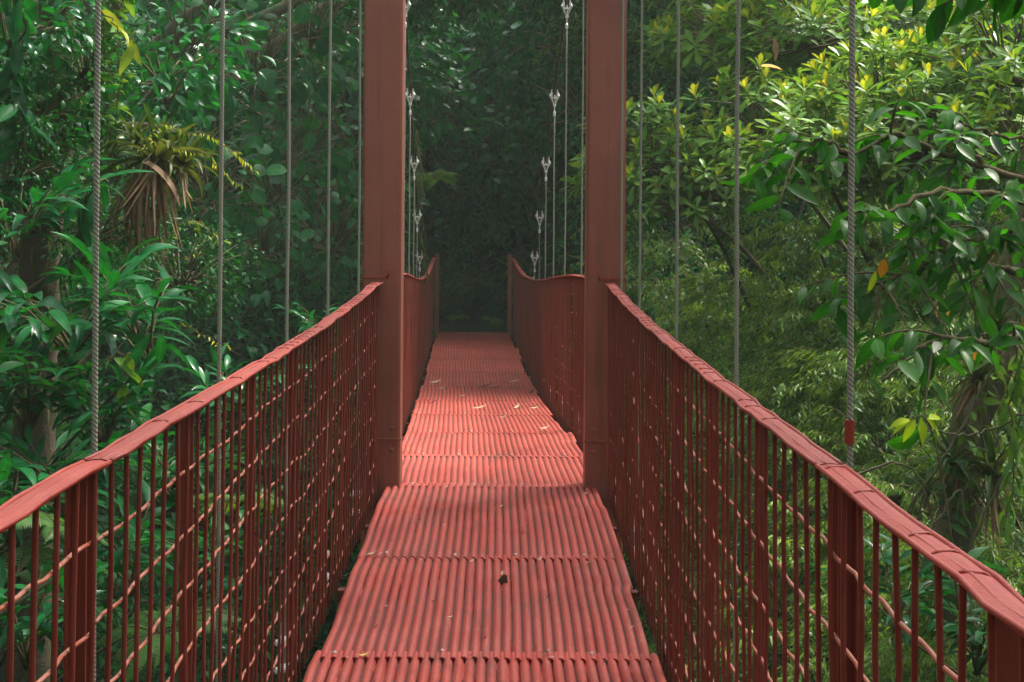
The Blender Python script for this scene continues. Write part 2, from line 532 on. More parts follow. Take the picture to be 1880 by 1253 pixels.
gx = grid_axis(-18, 18, .4, 260)
gy = grid_axis(-8, 40, .4, 260)
GX, GY = np.meshgrid(gx, gy, indexing='ij')
GZ = ground_h(GX, GY)
ny = len(gy)
ii, jj = np.meshgrid(np.arange(len(gx) - 1), np.arange(ny - 1), indexing='ij')
gq = np.stack([ii * ny + jj, (ii + 1) * ny + jj, (ii + 1) * ny + jj + 1, ii * ny + jj + 1], -1).reshape(-1, 4)
g = MB().add(np.stack([GX, GY, GZ], -1).reshape(-1, 3), gq).build('ground', M['soil'])
tag(g, kind='structure')

# ------------------------------------------------------------------ the bridge
bridge = empty('suspension_bridge', (0, -3.4, 0))
tag(bridge, 'red painted steel suspension footbridge with corrugated deck and wire mesh railings', 'bridge')
BO = np.array((0, -3.4, 0))


class BMB(MB):
    """parts of the bridge: coordinates are given in the world and stored relative to the bridge's base"""
    def build(s, name, mats, parent=None, smooth=True, loc=None):
        for i in range(len(s.v)):
            s.v[i] = s.v[i] - BO
        return MB.build(s, name, mats, parent or bridge, smooth, loc)


DW = .566        # half width of the deck
RX = .60         # railing
HX = .645        # hangers
TY = 7.87        # tower

SCREW = MB().tube([(0, 0, 0), (0, 0, .004), (0, 0, .008)], [.0085, .0075, .004], 8).mesh('screw', M['dullsteel'])
# deck sheets: each a separate corrugated plate, lapped over the one before it
seams = [-3.4, -1.75, -.25, 1.15, 2.55, 3.75, 4.92, 6.22, 7.80, 8.95, 10.3, 11.8, 13.3, 14.9, 16.5, 18.1, 19.7, 21.2, 22.72]
PITCH = .0365
for k in range(len(seams) - 1):
    y0, y1 = seams[k], seams[k + 1]
    lap = .07
    hl = DW + rng.uniform(-.012, .012)
    hr = DW + rng.uniform(-.02, .014) + (.04 if k in (4, 5) else 0)
    if k == 9:
        hr += .02
    per = 9
    nr = int(round((hl + hr) / PITCH))
    nx = nr * per + 1
    nyy = 16
    u = np.linspace(0, 1, nx)
    t = np.linspace(0, 1, nyy)
    Y = y0 + (y1 + lap - y0) * t
    U, T = np.meshgrid(u, t, indexing='xy')
    YY = np.broadcast_to(Y[:, None], U.shape).copy()
    skew = rng.uniform(-.012, .012)
    # ragged long edges: the ends of the sheet were cut by hand
    el = -hl + .002 * np.sin(T * 7 + k) - .002 * np.sin(T * 19 + 2 * k)
    er = hr + .002 * np.sin(T * 8 + 2.1 * k) + np.where(T > .62, .016 * ((k % 3) == 0) - .012 * ((k % 3) == 1), 0)
    XX = -hl + (hl + hr) * U + (el + hl) * (1 - U) ** 9 + (er - hr) * U ** 9 + cxs(YY) + skew * (T - .5) + .002 * np.sin(T * 5 + k)
    hump = (.010 if k < 8 else .0015) * np.sin(math.pi * np.clip((YY - y0) / (y1 - y0), 0, 1)) + .0015 * np.sin(YY * 9 + k) * np.sin(U * 5 + k)
    YY = YY + .004 * np.sin(U * 9 + k * 1.7) + .002 * np.sin(U * 31 + k)
    cphase = (U * nr) % 1.0
    ridge = np.abs(np.sin(math.pi * cphase)) ** .62 * (.020 if k < 8 else .013)
    dent = .0012 * np.sin(U * 23 + T * 11 + k) * np.sin(T * 5 + k * .7)
    lift = (.003 if k < 8 else .0005) * np.clip(1 - (Y - y0) / (y1 - y0), 0, 1)[:, None]      # front edge lies on the sheet before it
    ZZ = deckz(YY) + ridge + hump + dent + lift
    mbs = BMB()
    i2, j2 = np.meshgrid(np.arange(nyy - 1), np.arange(nx - 1), indexing='ij')
    q = np.stack([i2 * nx + j2, i2 * nx + j2 + 1, (i2 + 1) * nx + j2 + 1, (i2 + 1) * nx + j2], -1).reshape(-1, 4)
    V3 = np.stack([XX, YY, ZZ], -1).reshape(-1, 3)
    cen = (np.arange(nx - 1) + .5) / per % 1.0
    groove_dark = (np.minimum(cen, 1 - cen) < .145)[None, :] & (np.sin(i2 * .5 + k) + np.sin(j2 // per * 1.7 + i2 * .23 + k * 2) + rng.normal(0, .5, i2.shape) > -1.25)
    groove_dark = groove_dark.reshape(-1)
    mbs.add(V3, q[~groove_dark])
    mbs.add(V3, q[groove_dark], mi=1)
    # front lip of the sheet
    lip0 = np.stack([XX[0], YY[0], ZZ[0]], -1)
    lip1 = lip0 + np.array((0, .002, -.008 if k < 8 else -.003))
    jv = np.arange(nx - 1)
    mbs.add(np.concatenate([lip1, lip0]), np.stack([jv, jv + 1, nx + jv + 1, nx + jv], -1))
    # screw heads along the lap
    so = mbs.build('deck_sheet', [M['deck'], M['groove_dark']])
    for sx in np.linspace(-.44, .44, 4) + rng.uniform(-.07, .07, 4):
        yy = y0 + .05 + rng.uniform(-.015, .02)
        sx = (round((sx + hl) / (hl + hr) * nr - .5) + .5) / nr * (hl + hr) - hl
        link('screw', SCREW, so, (float(cxs(yy)) + sx, yy - BO[1], float(deckz(yy)) + (.0205 if k < 8 else .0135)))
# floor beams under the deck and the two stringers
for yb in np.arange(-3.2, 22.6, 1.15):
    b = BMB()
    c, z = float(cxs(yb)), float(deckz(yb)) - .055
    b.box((c - .61, yb - .025, z - .075), (c + .61, yb + .025, z))
    b.build('floor_beam', M['mesh'], smooth=False)
for s in (-1, 1):
    ys = np.linspace(-3.4, 22.6, 50)
    b = BMB()
    p = np.stack([cxs(ys) + s * .50, ys, deckz(ys) - .12], -1)
    b.tube(p, .022, 8)
    b.build('deck_cable', M['rope'])

# railing panels
joints_near = [-3.4, -2.36, .04, 2.44, 4.84, 7.24, 7.74]
joints_far = [7.99, 10.55, 12.85, 15.15, 17.45, 19.75, 22.62]


def rail_panel(side, y0, y1):
    root = empty('railing_panel', (0, 0, 0))
    root.parent = bridge
    cmid, zmid = (float(cxs(y0)) + side * RX, float(deckz(y0)))
    root.location = np.array((cmid, y0, zmid)) - BO
    org = np.array((cmid, y0, zmid))

    def bld(m, name, mat, smooth=True):
        for i in range(len(m.v)):
            m.v[i] = m.v[i] - org
        return MB.build(m, name, mat, root, smooth)
    # top rail: flat strip with the mesh wire bent over it
    ys = np.linspace(y0 + .004, y1 - .004, max(4, int((y1 - y0) / .10)))
    n = len(ys)
    wob = .002 * np.sin(ys * 11 + side) + rng.uniform(-.001, .001, n)
    wz = .0014 * np.sin(ys * 7.3 + side * 2) + rng.uniform(-.001, .001, n)
    xc = cxs(ys) + side * (RX + .008) + wob
    zc = railz(ys) + wz
    hw, th = .020, .007
    prof = [(-hw, -th), (hw, -th), (hw, 0), (.3 * hw, .003), (-.3 * hw, .003), (-hw, 0)]
    v = np.stack([np.stack([xc + px, ys, zc + pz], -1) for px, pz in prof], 1)
    kk = len(prof)
    a, b2 = np.meshgrid(np.arange(n - 1), np.arange(kk), indexing='ij')
    q = np.stack([a * kk + b2, a * kk + (b2 + 1) % kk, (a + 1) * kk + (b2 + 1) % kk, (a + 1) * kk + b2], -1).reshape(-1, 4)
    m = BMB()
    m.add(v.reshape(-1, 3), q)
    e = [[0, 1, 2, 5], [5, 2, 3, 4]]
    m.add(v[0], e)
    m.add(v[-1], [x[::-1] for x in e])
    tr = bld(m, 'top_rail', M['rail'], False)
    # edge wires and the bar ends wrapped across the rail
    m = BMB()
    for ex in (-hw - .002, hw + .002, -.25 * hw * side):
        m.tube(np.stack([xc + ex + .002 * np.sin(ys * 23), ys, zc + .001 * np.sin(ys * 31)], -1), .0040, 6)
    yb = np.arange(y0 + .06, y1 - .02, .10)
    for yq in yb:
        if rng.uniform() < (.75 if yq < 4 else .4):
            continue
        j = rng.uniform(-.02, .02)
        xx, zz = np.interp(yq, ys, xc), np.interp(yq, ys, zc)
        m.tube([(xx - hw - .004, yq, zz - .004), (xx - hw * .6, yq + j * .3, zz + .0035), (xx + hw * .6, yq + j, zz + .0035), (xx + hw + .004, yq + j * 1.4, zz - .004)], .0024, 5)
    for i in range(len(m.v)):
        m.v[i] = m.v[i] - org
    MB.build(m, 'binding_wire', M['rail'], tr)
    # woven wire infill
    m = BMB()
    for yq in yb:
        x0 = float(cxs(yq)) + side * RX
        zt, zb = float(railz(yq)) - .006, float(deckz(yq)) - .045
        t = np.linspace(0, 1, 7)
        jx = rng.normal(0, .0022, 7)
        jy = np.cumsum(rng.normal(0, .0016, 7))
        jx[0] = jy[0] = jx[-1] = 0
        m.tube(np.stack([x0 + jx + side * .012 * t, yq + jy, zt + (zb - zt) * t], -1), .0047, 6, cap=False)
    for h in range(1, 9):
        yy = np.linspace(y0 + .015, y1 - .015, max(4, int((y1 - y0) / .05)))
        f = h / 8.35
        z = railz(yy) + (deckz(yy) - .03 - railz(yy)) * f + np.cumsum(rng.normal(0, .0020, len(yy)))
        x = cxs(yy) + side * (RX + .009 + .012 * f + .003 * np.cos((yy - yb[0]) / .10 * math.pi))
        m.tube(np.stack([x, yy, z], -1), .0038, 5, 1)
    bld(m, 'wire_mesh', [M['mesh'], M['toplit']])
    # posts: steel angles just outside the mesh
    npost = max(1, int(round((y1 - y0) / .80)))
    for i in range(npost + 1):
        yp = y0 + (y1 - y0) * i / npost
        yp = min(max(yp, y0 + .022), y1 - .022)
        xp = float(cxs(yp)) + side * (RX + .018)
        zt, zb = float(railz(yp)) - .012, float(deckz(yp)) - .09
        lean = side * .012
        m = BMB()
        xo = xp + side * .025
        m.box((min(xp, xo), yp - .003, zb), (max(xp, xo), yp + .003, zt))
        m.box((min(xo, xo + side * .004), yp - .003, zb), (max(xo, xo + side * .004), yp + (.025 if i < npost else -.025), zt))
        bld(m, 'post', M['mesh'], False)


for s in (-1, 1):
    for js in (joints_near, joints_far):
        for a_, b_ in zip(js[:-1], js[1:]):
            rail_panel(s, a_, b_)

# towers
tc_ = float(cxs(TY))
TZ = EYE + 3.42
LEGX = .592
for s in (-1, 1):
    m = BMB()
    x = tc_ + s * LEGX
    gz = float(ground_h(x, TY)) - .3
    bev = .012
    h2 = .1025
    ring = [(-h2, -h2 + bev), (-h2 + bev, -h2), (h2 - bev, -h2), (h2, -h2 + bev), (h2, h2 - bev), (h2 - bev, h2), (-h2 + bev, h2), (-h2, h2 - bev)]
    zz = [gz, -2, -.2, .3, 1.2, 2.2, 3.4, TZ]
    v = np.array([[(x + px, TY + py, z) for px, py in ring] for z in zz])
    a, b2 = np.meshgrid(np.arange(len(zz) - 1), np.arange(8), indexing='ij')
    q = np.stack([a * 8 + b2, a * 8 + (b2 + 1) % 8, (a + 1) * 8 + (b2 + 1) % 8, (a + 1) * 8 + b2], -1).reshape(-1, 4)
    m.add(v.reshape(-1, 3), q)
    m.add(v[-1], [[0, 1, 2, 7], [7, 2, 3, 6], [6, 3, 4, 5]])
    leg = m.build('tower_leg', M['tower'], smooth=False)

    def sub(mm, name, mat):
        for i in range(len(mm.v)):
            mm.v[i] = mm.v[i] - BO
        return MB.build(mm, name, mat, leg, False)
    dz = float(deckz(TY))
    e = h2 + .004
    # splice plates with a lip above the deck and at hand rail height
    mm = BMB()
    mm.box((x - e - .002, TY - e - .004, dz + .26), (x + e + .002, TY - h2 + .002, dz + .272))
    sub(mm, 'splice_flange', M['tower'])
    for q in (-.06, .06):
        for zb in (.21, .325):
            mm = BMB()
            mm.tube([(x + q, TY - h2 + .001, dz + zb), (x + q, TY - h2 - .008, dz + zb), (x + q, TY - h2 - .011, dz + zb)], [.013, .013, .009], 6)
            sub(mm, 'bolt', M['tower'])
    mm = BMB()
    mm.box((x - s * 0 - .030, TY - h2 - .005, dz + 1.115), (x + (h2 if s > 0 else h2) * 1.0, TY - h2 + .001, dz + 1.125)) if s > 0 else \
        mm.box((x - h2, TY - h2 - .005, dz + 1.115), (x + .030, TY - h2 + .001, dz + 1.125))
    hx = x - s * .03
    mm.tube([(hx, TY - h2 - .004, dz + 1.118), (hx - s * .006, TY - h2 - .02, dz + 1.135), (hx - s * .010, TY - h2 - .018, dz + 1.165)], .006, 6)
    sub(mm, 'rail_hook', M['rail'])
    # lower stiffener plate standing out towards the walker
    mm = BMB()
    xo = x + s * .012
    v8 = [(xo - .006, TY - h2 + .001, dz + .25), (xo + .006, TY - h2 + .001, dz + .25), (xo + .006, TY - h2 - .012, dz + .25), (xo - .006, TY - h2 - .012, dz + .25),
          (xo + s * .02 - .006, TY - h2 + .001, dz - .08), (xo + s * .02 + .006, TY - h2 + .001, dz - .08), (xo + s * .02 + .006, TY - h2 - .085, dz - .08), (xo + s * .02 - .006, TY - h2 - .085, dz - .08)]
    mm.add(v8, [(0, 1, 2, 3), (7, 6, 5, 4), (0, 4, 5, 1), (1, 5, 6, 2), (2, 6, 7, 3), (3, 7, 4, 0)])
    sub(mm, 'stiffener', M['rail'])
    mm = BMB()
    mm.box((x - .13, TY - .13, TZ), (x + .13, TY + .13, TZ + .03))
    mm.box((x - .05, TY - .10, TZ + .03), (x + .05, TY + .10, TZ + .11))
    sub(mm, 'saddle', M['tower'])
    mm = BMB()
    gz2 = float(ground_h(x, TY))
    mm.box((x - .35, TY - .35, gz2 - .6), (x + .35, TY + .35, gz2 + .5))
    sub(mm, 'footing', M['concrete'])
for zc in (TZ - .25, -.35):
    m = BMB()
    m.box((tc_ - LEGX + .1025, TY - .07, zc - .09), (tc_ + LEGX - .1025, TY + .07, zc + .09))
    m.build('cross_beam', M['tower'], smooth=False)

# main cables: tower top to the anchorages
def cabz(Y):
    return EYE + np.interp(Y, [-3.4, -1.2, 2.36, 5, 7.4, TY, 8.4, 10.2, 11.8, 13.2, 14.4, 15.5, 16.5, 17.4, 19, 20.5],
                           [-2.3, -.95, .78, 2.05, 3.25, 3.53, 3.25, 2.42, 1.70, 1.10, .57, .05, -.40, -.74, -1.38, -1.98])


for s in (-1, 1):
    ys = np.linspace(-3.4, 20.5, 70)
    m = BMB()
    m.tube(np.stack([cxs(ys) + s * HX * np.where(np.abs(ys - TY) < 3, .92 + .08 * np.abs(ys - TY) / 3, 1), ys, cabz(ys)], -1), .008, 8)
    m.build('main_cable', M['oldrope'])
    for ya, za in ((-3.4, -.9), (20.7, -.75)):
        m = BMB()
        xa = float(cxs(ya)) + s * HX
        m.box((xa - .22, ya - .35, float(ground_h(xa, ya)) - .5), (xa + .22, ya + .25, za))
        m.build('anchor_block', M['concrete'], smooth=False)


def clip_geo(m, x, y, z, s=1.0, up=True):
    """a U-bolt clip: saddle, two bolt legs with nuts"""
    m.box((x - .013 * s, y - .018 * s, z - .010 * s), (x + .013 * s, y + .018 * s, z + .010 * s))
    for q in (-1, 1):
        m.tube([(x + q * .012 * s, y - .045 * s, z + q * .002), (x + q * .012 * s, y + .03 * s, z + q * .002)], .0045 * s, 6)
        m.tube([(x + q * .012 * s, y - .040 * s, z + q * .002), (x + q * .012 * s, y - .026 * s, z + q * .002)], .009 * s, 6)


hy_near = {-1: [-1.95, -.82, .31, 1.44, 2.56, 3.67, 4.79, 5.87, 7.07], 1: [-2.4, -1.2, .05, 1.25, 2.46, 3.68, 5.0, 6.37, 7.42]}
hy_far = [9.2, 10.25, 11.75, 13.15, 14.4, 15.5, 16.5, 17.35]
for s in (-1, 1):
    for i, y in enumerate(hy_near[s] + hy_far):
        x = float(cxs(y)) + s * HX
        zt = float(cabz(y)) - .02
        zb = float(deckz(y)) - .10
        m = BMB()
        xt = x if abs(y - TY) > 1 else x
        zz = np.linspace(zb, zt, 9)
        m.tube(np.stack([np.full(9, x) + rng.normal(0, .0012, 9), np.full(9, y), zz], -1), .0053, 8)
        # short tail doubled back at the foot
        m.tube([(x - .012, y, zb), (x - .013, y, zb + .15), (x - .012, y + .004, zb + .27)], .0052, 8)
        h = m.build('hanger_rope', M['rope'])

        def subh(mm, name, mat):
            for a in range(len(mm.v)):
                mm.v[a] = mm.v[a] - BO
            return MB.build(mm, name, mat, h, False)
        for dz in (.13, .22):
            mm = BMB()
            clip_geo(mm, x - .006, y, zb + dz, 1.1)
            subh(mm, 'rope_clip', M['clamp'])
        # top clamp: two bright lugs either side of the main cable, a thimble and a ferrule
        mm = BMB()
        for q in (-1, 1):
            mm.tube([(x + q * .008, y - .01, zt - .085), (x + q * .022, y - .012, zt - .045), (x + q * .034, y - .012, zt - .01), (x + q * .024, y - .012, zt + .02)], [.003, .008, .015, .008], 8)
            mm.tube([(x + q * .026, y - .02, zt + .0), (x + q * .026, y - .02, zt + .045)], .006, 6)
        mm.box((x - .028, y - .016, zt - .035), (x + .028, y - .006, zt - .022))
        subh(mm, 'cable_clamp', M['clamp'])
        mm = BMB()
        mm.tube([(x, y - .006, zt - .105), (x, y - .006, zt - .085)], .014, 8)
        mm.tube([(x, y - .004, zt - .19), (x, y - .004, zt - .155), (x, y - .004, zt - .15)], [.011, .012, .008], 8)
        mm.tube([(x, y - .005, zt - .16), (x, y - .005, zt - .10)], .006, 6)
        subh(mm, 'ferrule', M['clamp'])
        if s > 0 and abs(y - 2.46) < .01:
            mm = BMB()
            rz = float(railz(y))
            mm.tube([(x, y, rz + .035), (x, y, rz + .075)], .0082, 10)
            subh(mm, 'painted_sleeve', M['rail'])

# end posts at the far landing
for s in (-1, 1):
    y = 22.66
    x = float(cxs(y)) + s * (RX - .04)
    m = BMB()
    m.box((x - .032, y - .03, deckz(y) - .6), (x + .032, y + .03, deckz(y) + 1.21))
    m.box((x - .036, y - .034, deckz(y) + 1.21), (x + .036, y + .034, deckz(y) + 1.22))
    m.build('end_post', M['tower'], smooth=False)

# ------------------------------------------------------------------ plants: kinds
UP = np.array((0, 0, 1.))


def rdir(n, g=rng):
    return norm(g.normal(size=(n, 3)))


def crown_broad(seed, nclus=60, nleaf=30, leaf=.085, mat='broad', prof=ELL, wr=.45, droop=.6, flatten=.85, crad=.26, nseg=3):
    """unit-radius crown: clusters of leaves spread through the volume on limbs"""
    g = np.random.default_rng(seed)
    m = MB()
    d = rdir(nclus, g)
    rad = g.uniform(.35, 1.0, nclus) ** .6
    lump = 1 + .22 * np.sin(d[:, 0] * 4 + seed) * np.cos(d[:, 1] * 3.3 + d[:, 2] * 4)
    C = d * (rad * lump)[:, None] * np.array((1, 1, flatten))
    for i in range(nclus):
        if i % 2 == 0:
            mid = C[i] * .5 + g.normal(0, .06, 3)
            m.tube([np.array((0, 0, -.5)) * g.uniform(.2, 1), mid, C[i]], [.022, .013, .005], 4, 1)
    n = nclus * nleaf
    ci = np.repeat(np.arange(nclus), nleaf)
    off = rdir(n, g) * (g.uniform(0, 1, n) ** .5)[:, None] * crad
    P = C[ci] + off
    D = norm(norm(off) * .8 + norm(C[ci]) * .6 + g.normal(0, .35, (n, 3)) + np.array((0, 0, -.25)))
    N = norm(UP + g.normal(0, .45, (n, 3)))
    L = leaf * g.uniform(.6, 1.3, n)
    tone = np.clip(g.normal(.45, .25, n) + .12 * np.repeat(g.normal(0, 1, nclus), nleaf), 0, 1)
    m.leaves(P, D, N, L, L * wr * g.uniform(.85, 1.15, n), tone, prof, g.uniform(.1, droop * 1.6, n), g.uniform(.1, .4, n), nseg)
    return m.mesh('crown', [M[mat], M['twig']])


def crown_round(seed, n=72, leaf=.27):
    """big rounded leaves on stalks facing the light, overlapping like tiles"""
    g = np.random.default_rng(seed)
    m = MB()
    d = rdir(n, g)
    C = d * (g.uniform(.45, 1, n) ** .7)[:, None] * np.array((1, .8, .95))
    for i in range(0, n, 2):
        m.tube([C[i] * .2 + np.array((0, 0, -.25)), C[i] * .65 + np.array((0, 0, .03)), C[i]], [.012, .008, .005], 4, 1)
    D = norm(d * .7 + g.normal(0, .45, (n, 3)) + np.array((0, 0, -.55)))
    N = norm(UP * .8 + np.array((.2, -.3, 0)) + g.normal(0, .6, (n, 3)))
    L = leaf * g.uniform(.5, 1.2, n)
    m.leaves(C, D, N, L, L * g.uniform(.55, .9, n), np.clip(g.normal(.5, .28, n), 0, 1), RND, g.uniform(.2, .9, n), g.uniform(.05, .25, n), 7)
    return m.mesh('crown', [M['round'], M['twig']])


def crown_rosette(seed, nb=78, young=.45):
    """leathery leaves in upright whorls at the branch ends, yellow new leaves in the middle"""
    g = np.random.default_rng(seed)
    m = MB()
    d = rdir(nb, g)
    d[:, 2] = np.abs(d[:, 2]) * 1.1 - .5
    d = norm(d)
    C = d * (g.uniform(.5, 1.05, nb) ** .7)[:, None] * np.array((1.1, 1, .85))
    for i in range(nb):
        m.tube([np.array((0, 0, -.2)), C[i] * .55 + g.normal(0, .08, 3), C[i]], [.013, .009, .005], 4, 1)
        ax = norm(d[i] * .6 + UP * .9 + g.normal(0, .15, 3))
        e1 = norm(np.cross(ax, (.3, .9, .1)))
        e2 = np.cross(ax, e1)
        nl = int(g.integers(8, 13))
        ph = np.arange(nl) * 2.4 + g.uniform(0, 6)
        el = np.linspace(-.35, .75, nl) + g.normal(0, .12, nl)
        rad = np.cos(ph)[:, None] * e1 + np.sin(ph)[:, None] * e2
        D = norm(rad * np.cos(el)[:, None] + ax * np.sin(el)[:, None])
        N = norm(ax - D * (D @ ax)[:, None])
        L = g.uniform(.16, .27, nl)
        P = C[i] + ax * (np.linspace(-.07, .03, nl))[:, None]
        m.leaves(P, D, N, L, L * .38, np.clip(g.normal(.5, .25, nl), 0, 1), OBO, g.uniform(.1, .6, nl), g.uniform(.1, .35, nl), 4)
        if g.uniform() < young and C[i][2] > -.15:
            ny_ = int(g.integers(3, 6))
            ph = np.arange(ny_) * 2.4
            rad = np.cos(ph)[:, None] * e1 + np.sin(ph)[:, None] * e2
            D = norm(rad * .45 + ax)
            L = g.uniform(.13, .21, ny_)
            m.leaves(np.repeat((C[i] + ax * .03)[None], ny_, 0), D, norm(ax - rad * 1.2), L, L * .36, g.uniform(0, 1, ny_), OBO, .25, .3, 4, 2)
    return m.mesh('crown', [M['rosette'], M['twig'], M['young']])


def crown_fine(seed, nspray=80, per=52, leaf=.088, mat='fine'):
    """arching sprays of narrow leaflets"""
    g = np.random.default_rng(seed)
    m = MB()
    for i in range(nspray):
        d = rdir(1, g)[0]
        st = d * g.uniform(.1, .75) * np.array((1, 1, .85))
        h = norm(np.array((d[0], d[1], 0)) + g.normal(0, .4, 3) * np.array((1, 1, .2)))
        ln = g.uniform(.3, .6)
        t = np.linspace(0, 1, 6)
        sp = st + h * (ln * t)[:, None] + np.array((0, 0, 1)) * (g.uniform(.05, .25) * np.sin(t * 2.2) - .35 * ln * t ** 2)[:, None]
        m.tube(sp, np.linspace(.006, .002, 6), 4, 1, cap=False)
        tt = g.uniform(.1, 1, per)
        P = np.stack([np.interp(tt, t, sp[:, k]) for k in range(3)], -1) + g.normal(0, .025, (per, 3))
        sd = np.cross(h, UP)
        D = norm(h * .7 + sd * (g.choice([-1, 1], per) * g.uniform(.3, 1, per))[:, None] + g.normal(0, .25, (per, 3)) - UP * .45)
        N = norm(UP + g.normal(0, .4, (per, 3)))
        L = leaf * g.uniform(.6, 1.3, per)
        m.leaves(P, D, N, L, L * .24, np.clip(g.normal(.42 + .3 * g.normal(), .25, per), 0, 1), FIN, .5, 0, 2, 0, True)
    return m.mesh('crown', [M[mat], M['twig']])


def clump_lance(seed, nstem=11, mat='teal', leaf=.36, wr=.27, per=9):
    """arching stems set with long pointed glossy leaves"""
    g = np.random.default_rng(seed)
    m = MB()
    for i in range(nstem):
        az = g.uniform(0, 2 * math.pi)
        h = np.array((math.cos(az), math.sin(az), 0))
        ln = g.uniform(.55, 1.0)
        t = np.linspace(0, 1, 7)
        lean = g.uniform(.45, 1.0)
        sp = np.array((0, 0, -.45)) + h * (ln * lean * t ** 1.3)[:, None] + UP * (ln * (1.15 * t - .45 * lean * t ** 2.2))[:, None] + g.normal(0, .012, (7, 3))
        m.tube(sp, np.linspace(.013, .005, 7), 5, 1)
        tt = np.linspace(.3, 1, per) + g.normal(0, .02, per)
        P = np.stack([np.interp(tt, t, sp[:, k]) for k in range(3)], -1)
        tang = norm(sp[-1] - sp[3])
        sd = norm(np.cross(tang, UP))
        sgn = np.where(np.arange(per) % 2 == 0, 1, -1)
        D = norm(tang * (.5 + .5 * tt)[:, None] + sd * (sgn * (1.1 - .7 * tt))[:, None] + UP * g.uniform(-.35, .25, per)[:, None] + g.normal(0, .15, (per, 3)))
        N = norm(UP + g.normal(0, .28, (per, 3)))
        L = leaf * g.uniform(.65, 1.2, per)
        m.leaves(P, D, N, L, L * wr * g.uniform(.85, 1.2, per), np.clip(g.normal(.45, .25, per), 0, 1), LAN, g.uniform(.3, 1.3, per), g.uniform(.15, .45, per), 7)
    return m.mesh('leaves', [M[mat], M['twig']])


def fern_mesh(seed, nf=9, ln=.8, mat='fern'):
    g = np.random.default_rng(seed)
    m = MB()
    for i in range(nf):
        az = 2 * math.pi * i / nf + g.uniform(-.3, .3)
        h = np.array((math.cos(az), math.sin(az), 0))
        l_ = ln * g.uniform(.75, 1.15)
        t = np.linspace(0, 1, 9)
        sp = h * (l_ * t * .9)[:, None] + UP * (l_ * (.75 * t - .85 * t ** 2))[:, None]
        m.tube(sp, np.linspace(.008, .002, 9), 4, 1, cap=False)
        k = 26
        tt = np.linspace(.12, .99, k)
        P = np.stack([np.interp(tt, t, sp[:, q]) for q in range(3)], -1)
        tan = norm(np.stack([np.gradient(np.interp(tt, t, sp[:, q])) for q in range(3)], -1))
        sd = norm(np.cross(tan, UP))
        L = .24 * l_ * np.sin(np.clip(tt * 1.05, 0, 1) * math.pi * .93 + .18)
        tone = np.clip(g.normal(.5, .15, k), 0, 1)
        for sg in (-1, 1):
            m.leaves(P, norm(sd * sg + tan * .45 - UP * .15), norm(np.cross(sd, tan)) * np.array((1, 1, 1)) + UP * .5, L, .035 * l_ + .0 * L, tone, FIN, .5, .1, 3, 0, True)
    return m.mesh('fronds', [M[mat], M['twig']])


def brom_mesh(seed, n=30, ln=.42, dead=8):
    g = np.random.default_rng(seed)
    m = MB()
    az = np.arange(n) * 2.4 + g.uniform(-.2, .2, n)
    el = np.linspace(1.35, .15, n) + g.normal(0, .1, n)
    D = np.stack([np.cos(az) * np.cos(el), np.sin(az) * np.cos(el), np.sin(el)], -1)
    N = norm(UP - D * D[:, 2:3] + 1e-3 * g.normal(size=(n, 3)))
    L = ln * g.uniform(.7, 1.15, n)
    m.leaves(g.normal(0, .012, (n, 3)), D, N, L, .05 * L / .42, np.clip(np.linspace(.1, .9, n) + g.normal(0, .2, n), 0, 1), STR, np.linspace(.5, 2.0, n), .5, 8)
    az = g.uniform(0, 6.28, dead)
    D = np.stack([np.cos(az) * .4, np.sin(az) * .4, -np.ones(dead)], -1)
    m.leaves(g.normal(0, .03, (dead, 3)), D, norm(np.stack([np.cos(az), np.sin(az), 0 * az + .3], -1)), ln * g.uniform(.7, 1.4, dead), .03, g.uniform(0, 1, dead), STR, g.uniform(-.6, .3, dead), .4, 6, 1)
    return m.mesh('leaves', [M['strap'], M['dead']])


K = {
    'broad': [crown_broad(10), crown_broad(11, 70, 28, .075), crown_broad(12, 52, 30, .10, 'broad', LAN, .36)],
    'bigbroad': [crown_broad(20, 34, 15, .19, 'teal', ELL, .46, .9, .9, .34, 5), crown_broad(21, 34, 15, .17, 'broad', ELL, .5, .9, .9, .34, 5)],
    'round': [crown_round(30), crown_round(31, 60, .30), crown_round(32, 90, .21)],
    'rosette': [crown_rosette(40), crown_rosette(41), crown_rosette(42, 84, .6)],
    'fine': [crown_fine(50), crown_fine(51, 90, 52, .078), crown_fine(52, 70, 52, .10)],
    'lance': [clump_lance(60), clump_lance(61), clump_lance(62, 9, 'teal', .42, .24, 8), clump_lance(63, 12, 'broad', .30, .3, 9)],
    'fern': [fern_mesh(70), fern_mesh(71, 11, .7)],
    'brom': [brom_mesh(80), brom_mesh(81, 26, .36), brom_mesh(82, 34, .5, 14)],
}
PART = {'lance': 'leaves', 'fern': 'fronds', 'brom': 'leaves'}
count = {}


def plant(kind, px, py, Y, size, name, cat, label, group=None, var=None, rz=None, tilt=0.0, trunk=True, trad=None):
    """a plant whose crown's middle the photograph shows at (px, py)"""
    size = np.broadcast_to(np.asarray(size, float), (3,)).copy()
    for _ in range(60):
        c = at(px, py, Y)
        if ground_h(c[0], c[1]) < c[2] - .25 * size[2]:
            break
        Y *= .97
        size = size * .97
    return plant_at(kind, c, size, name, cat, label, group, var, rz, tilt, trunk, trad)


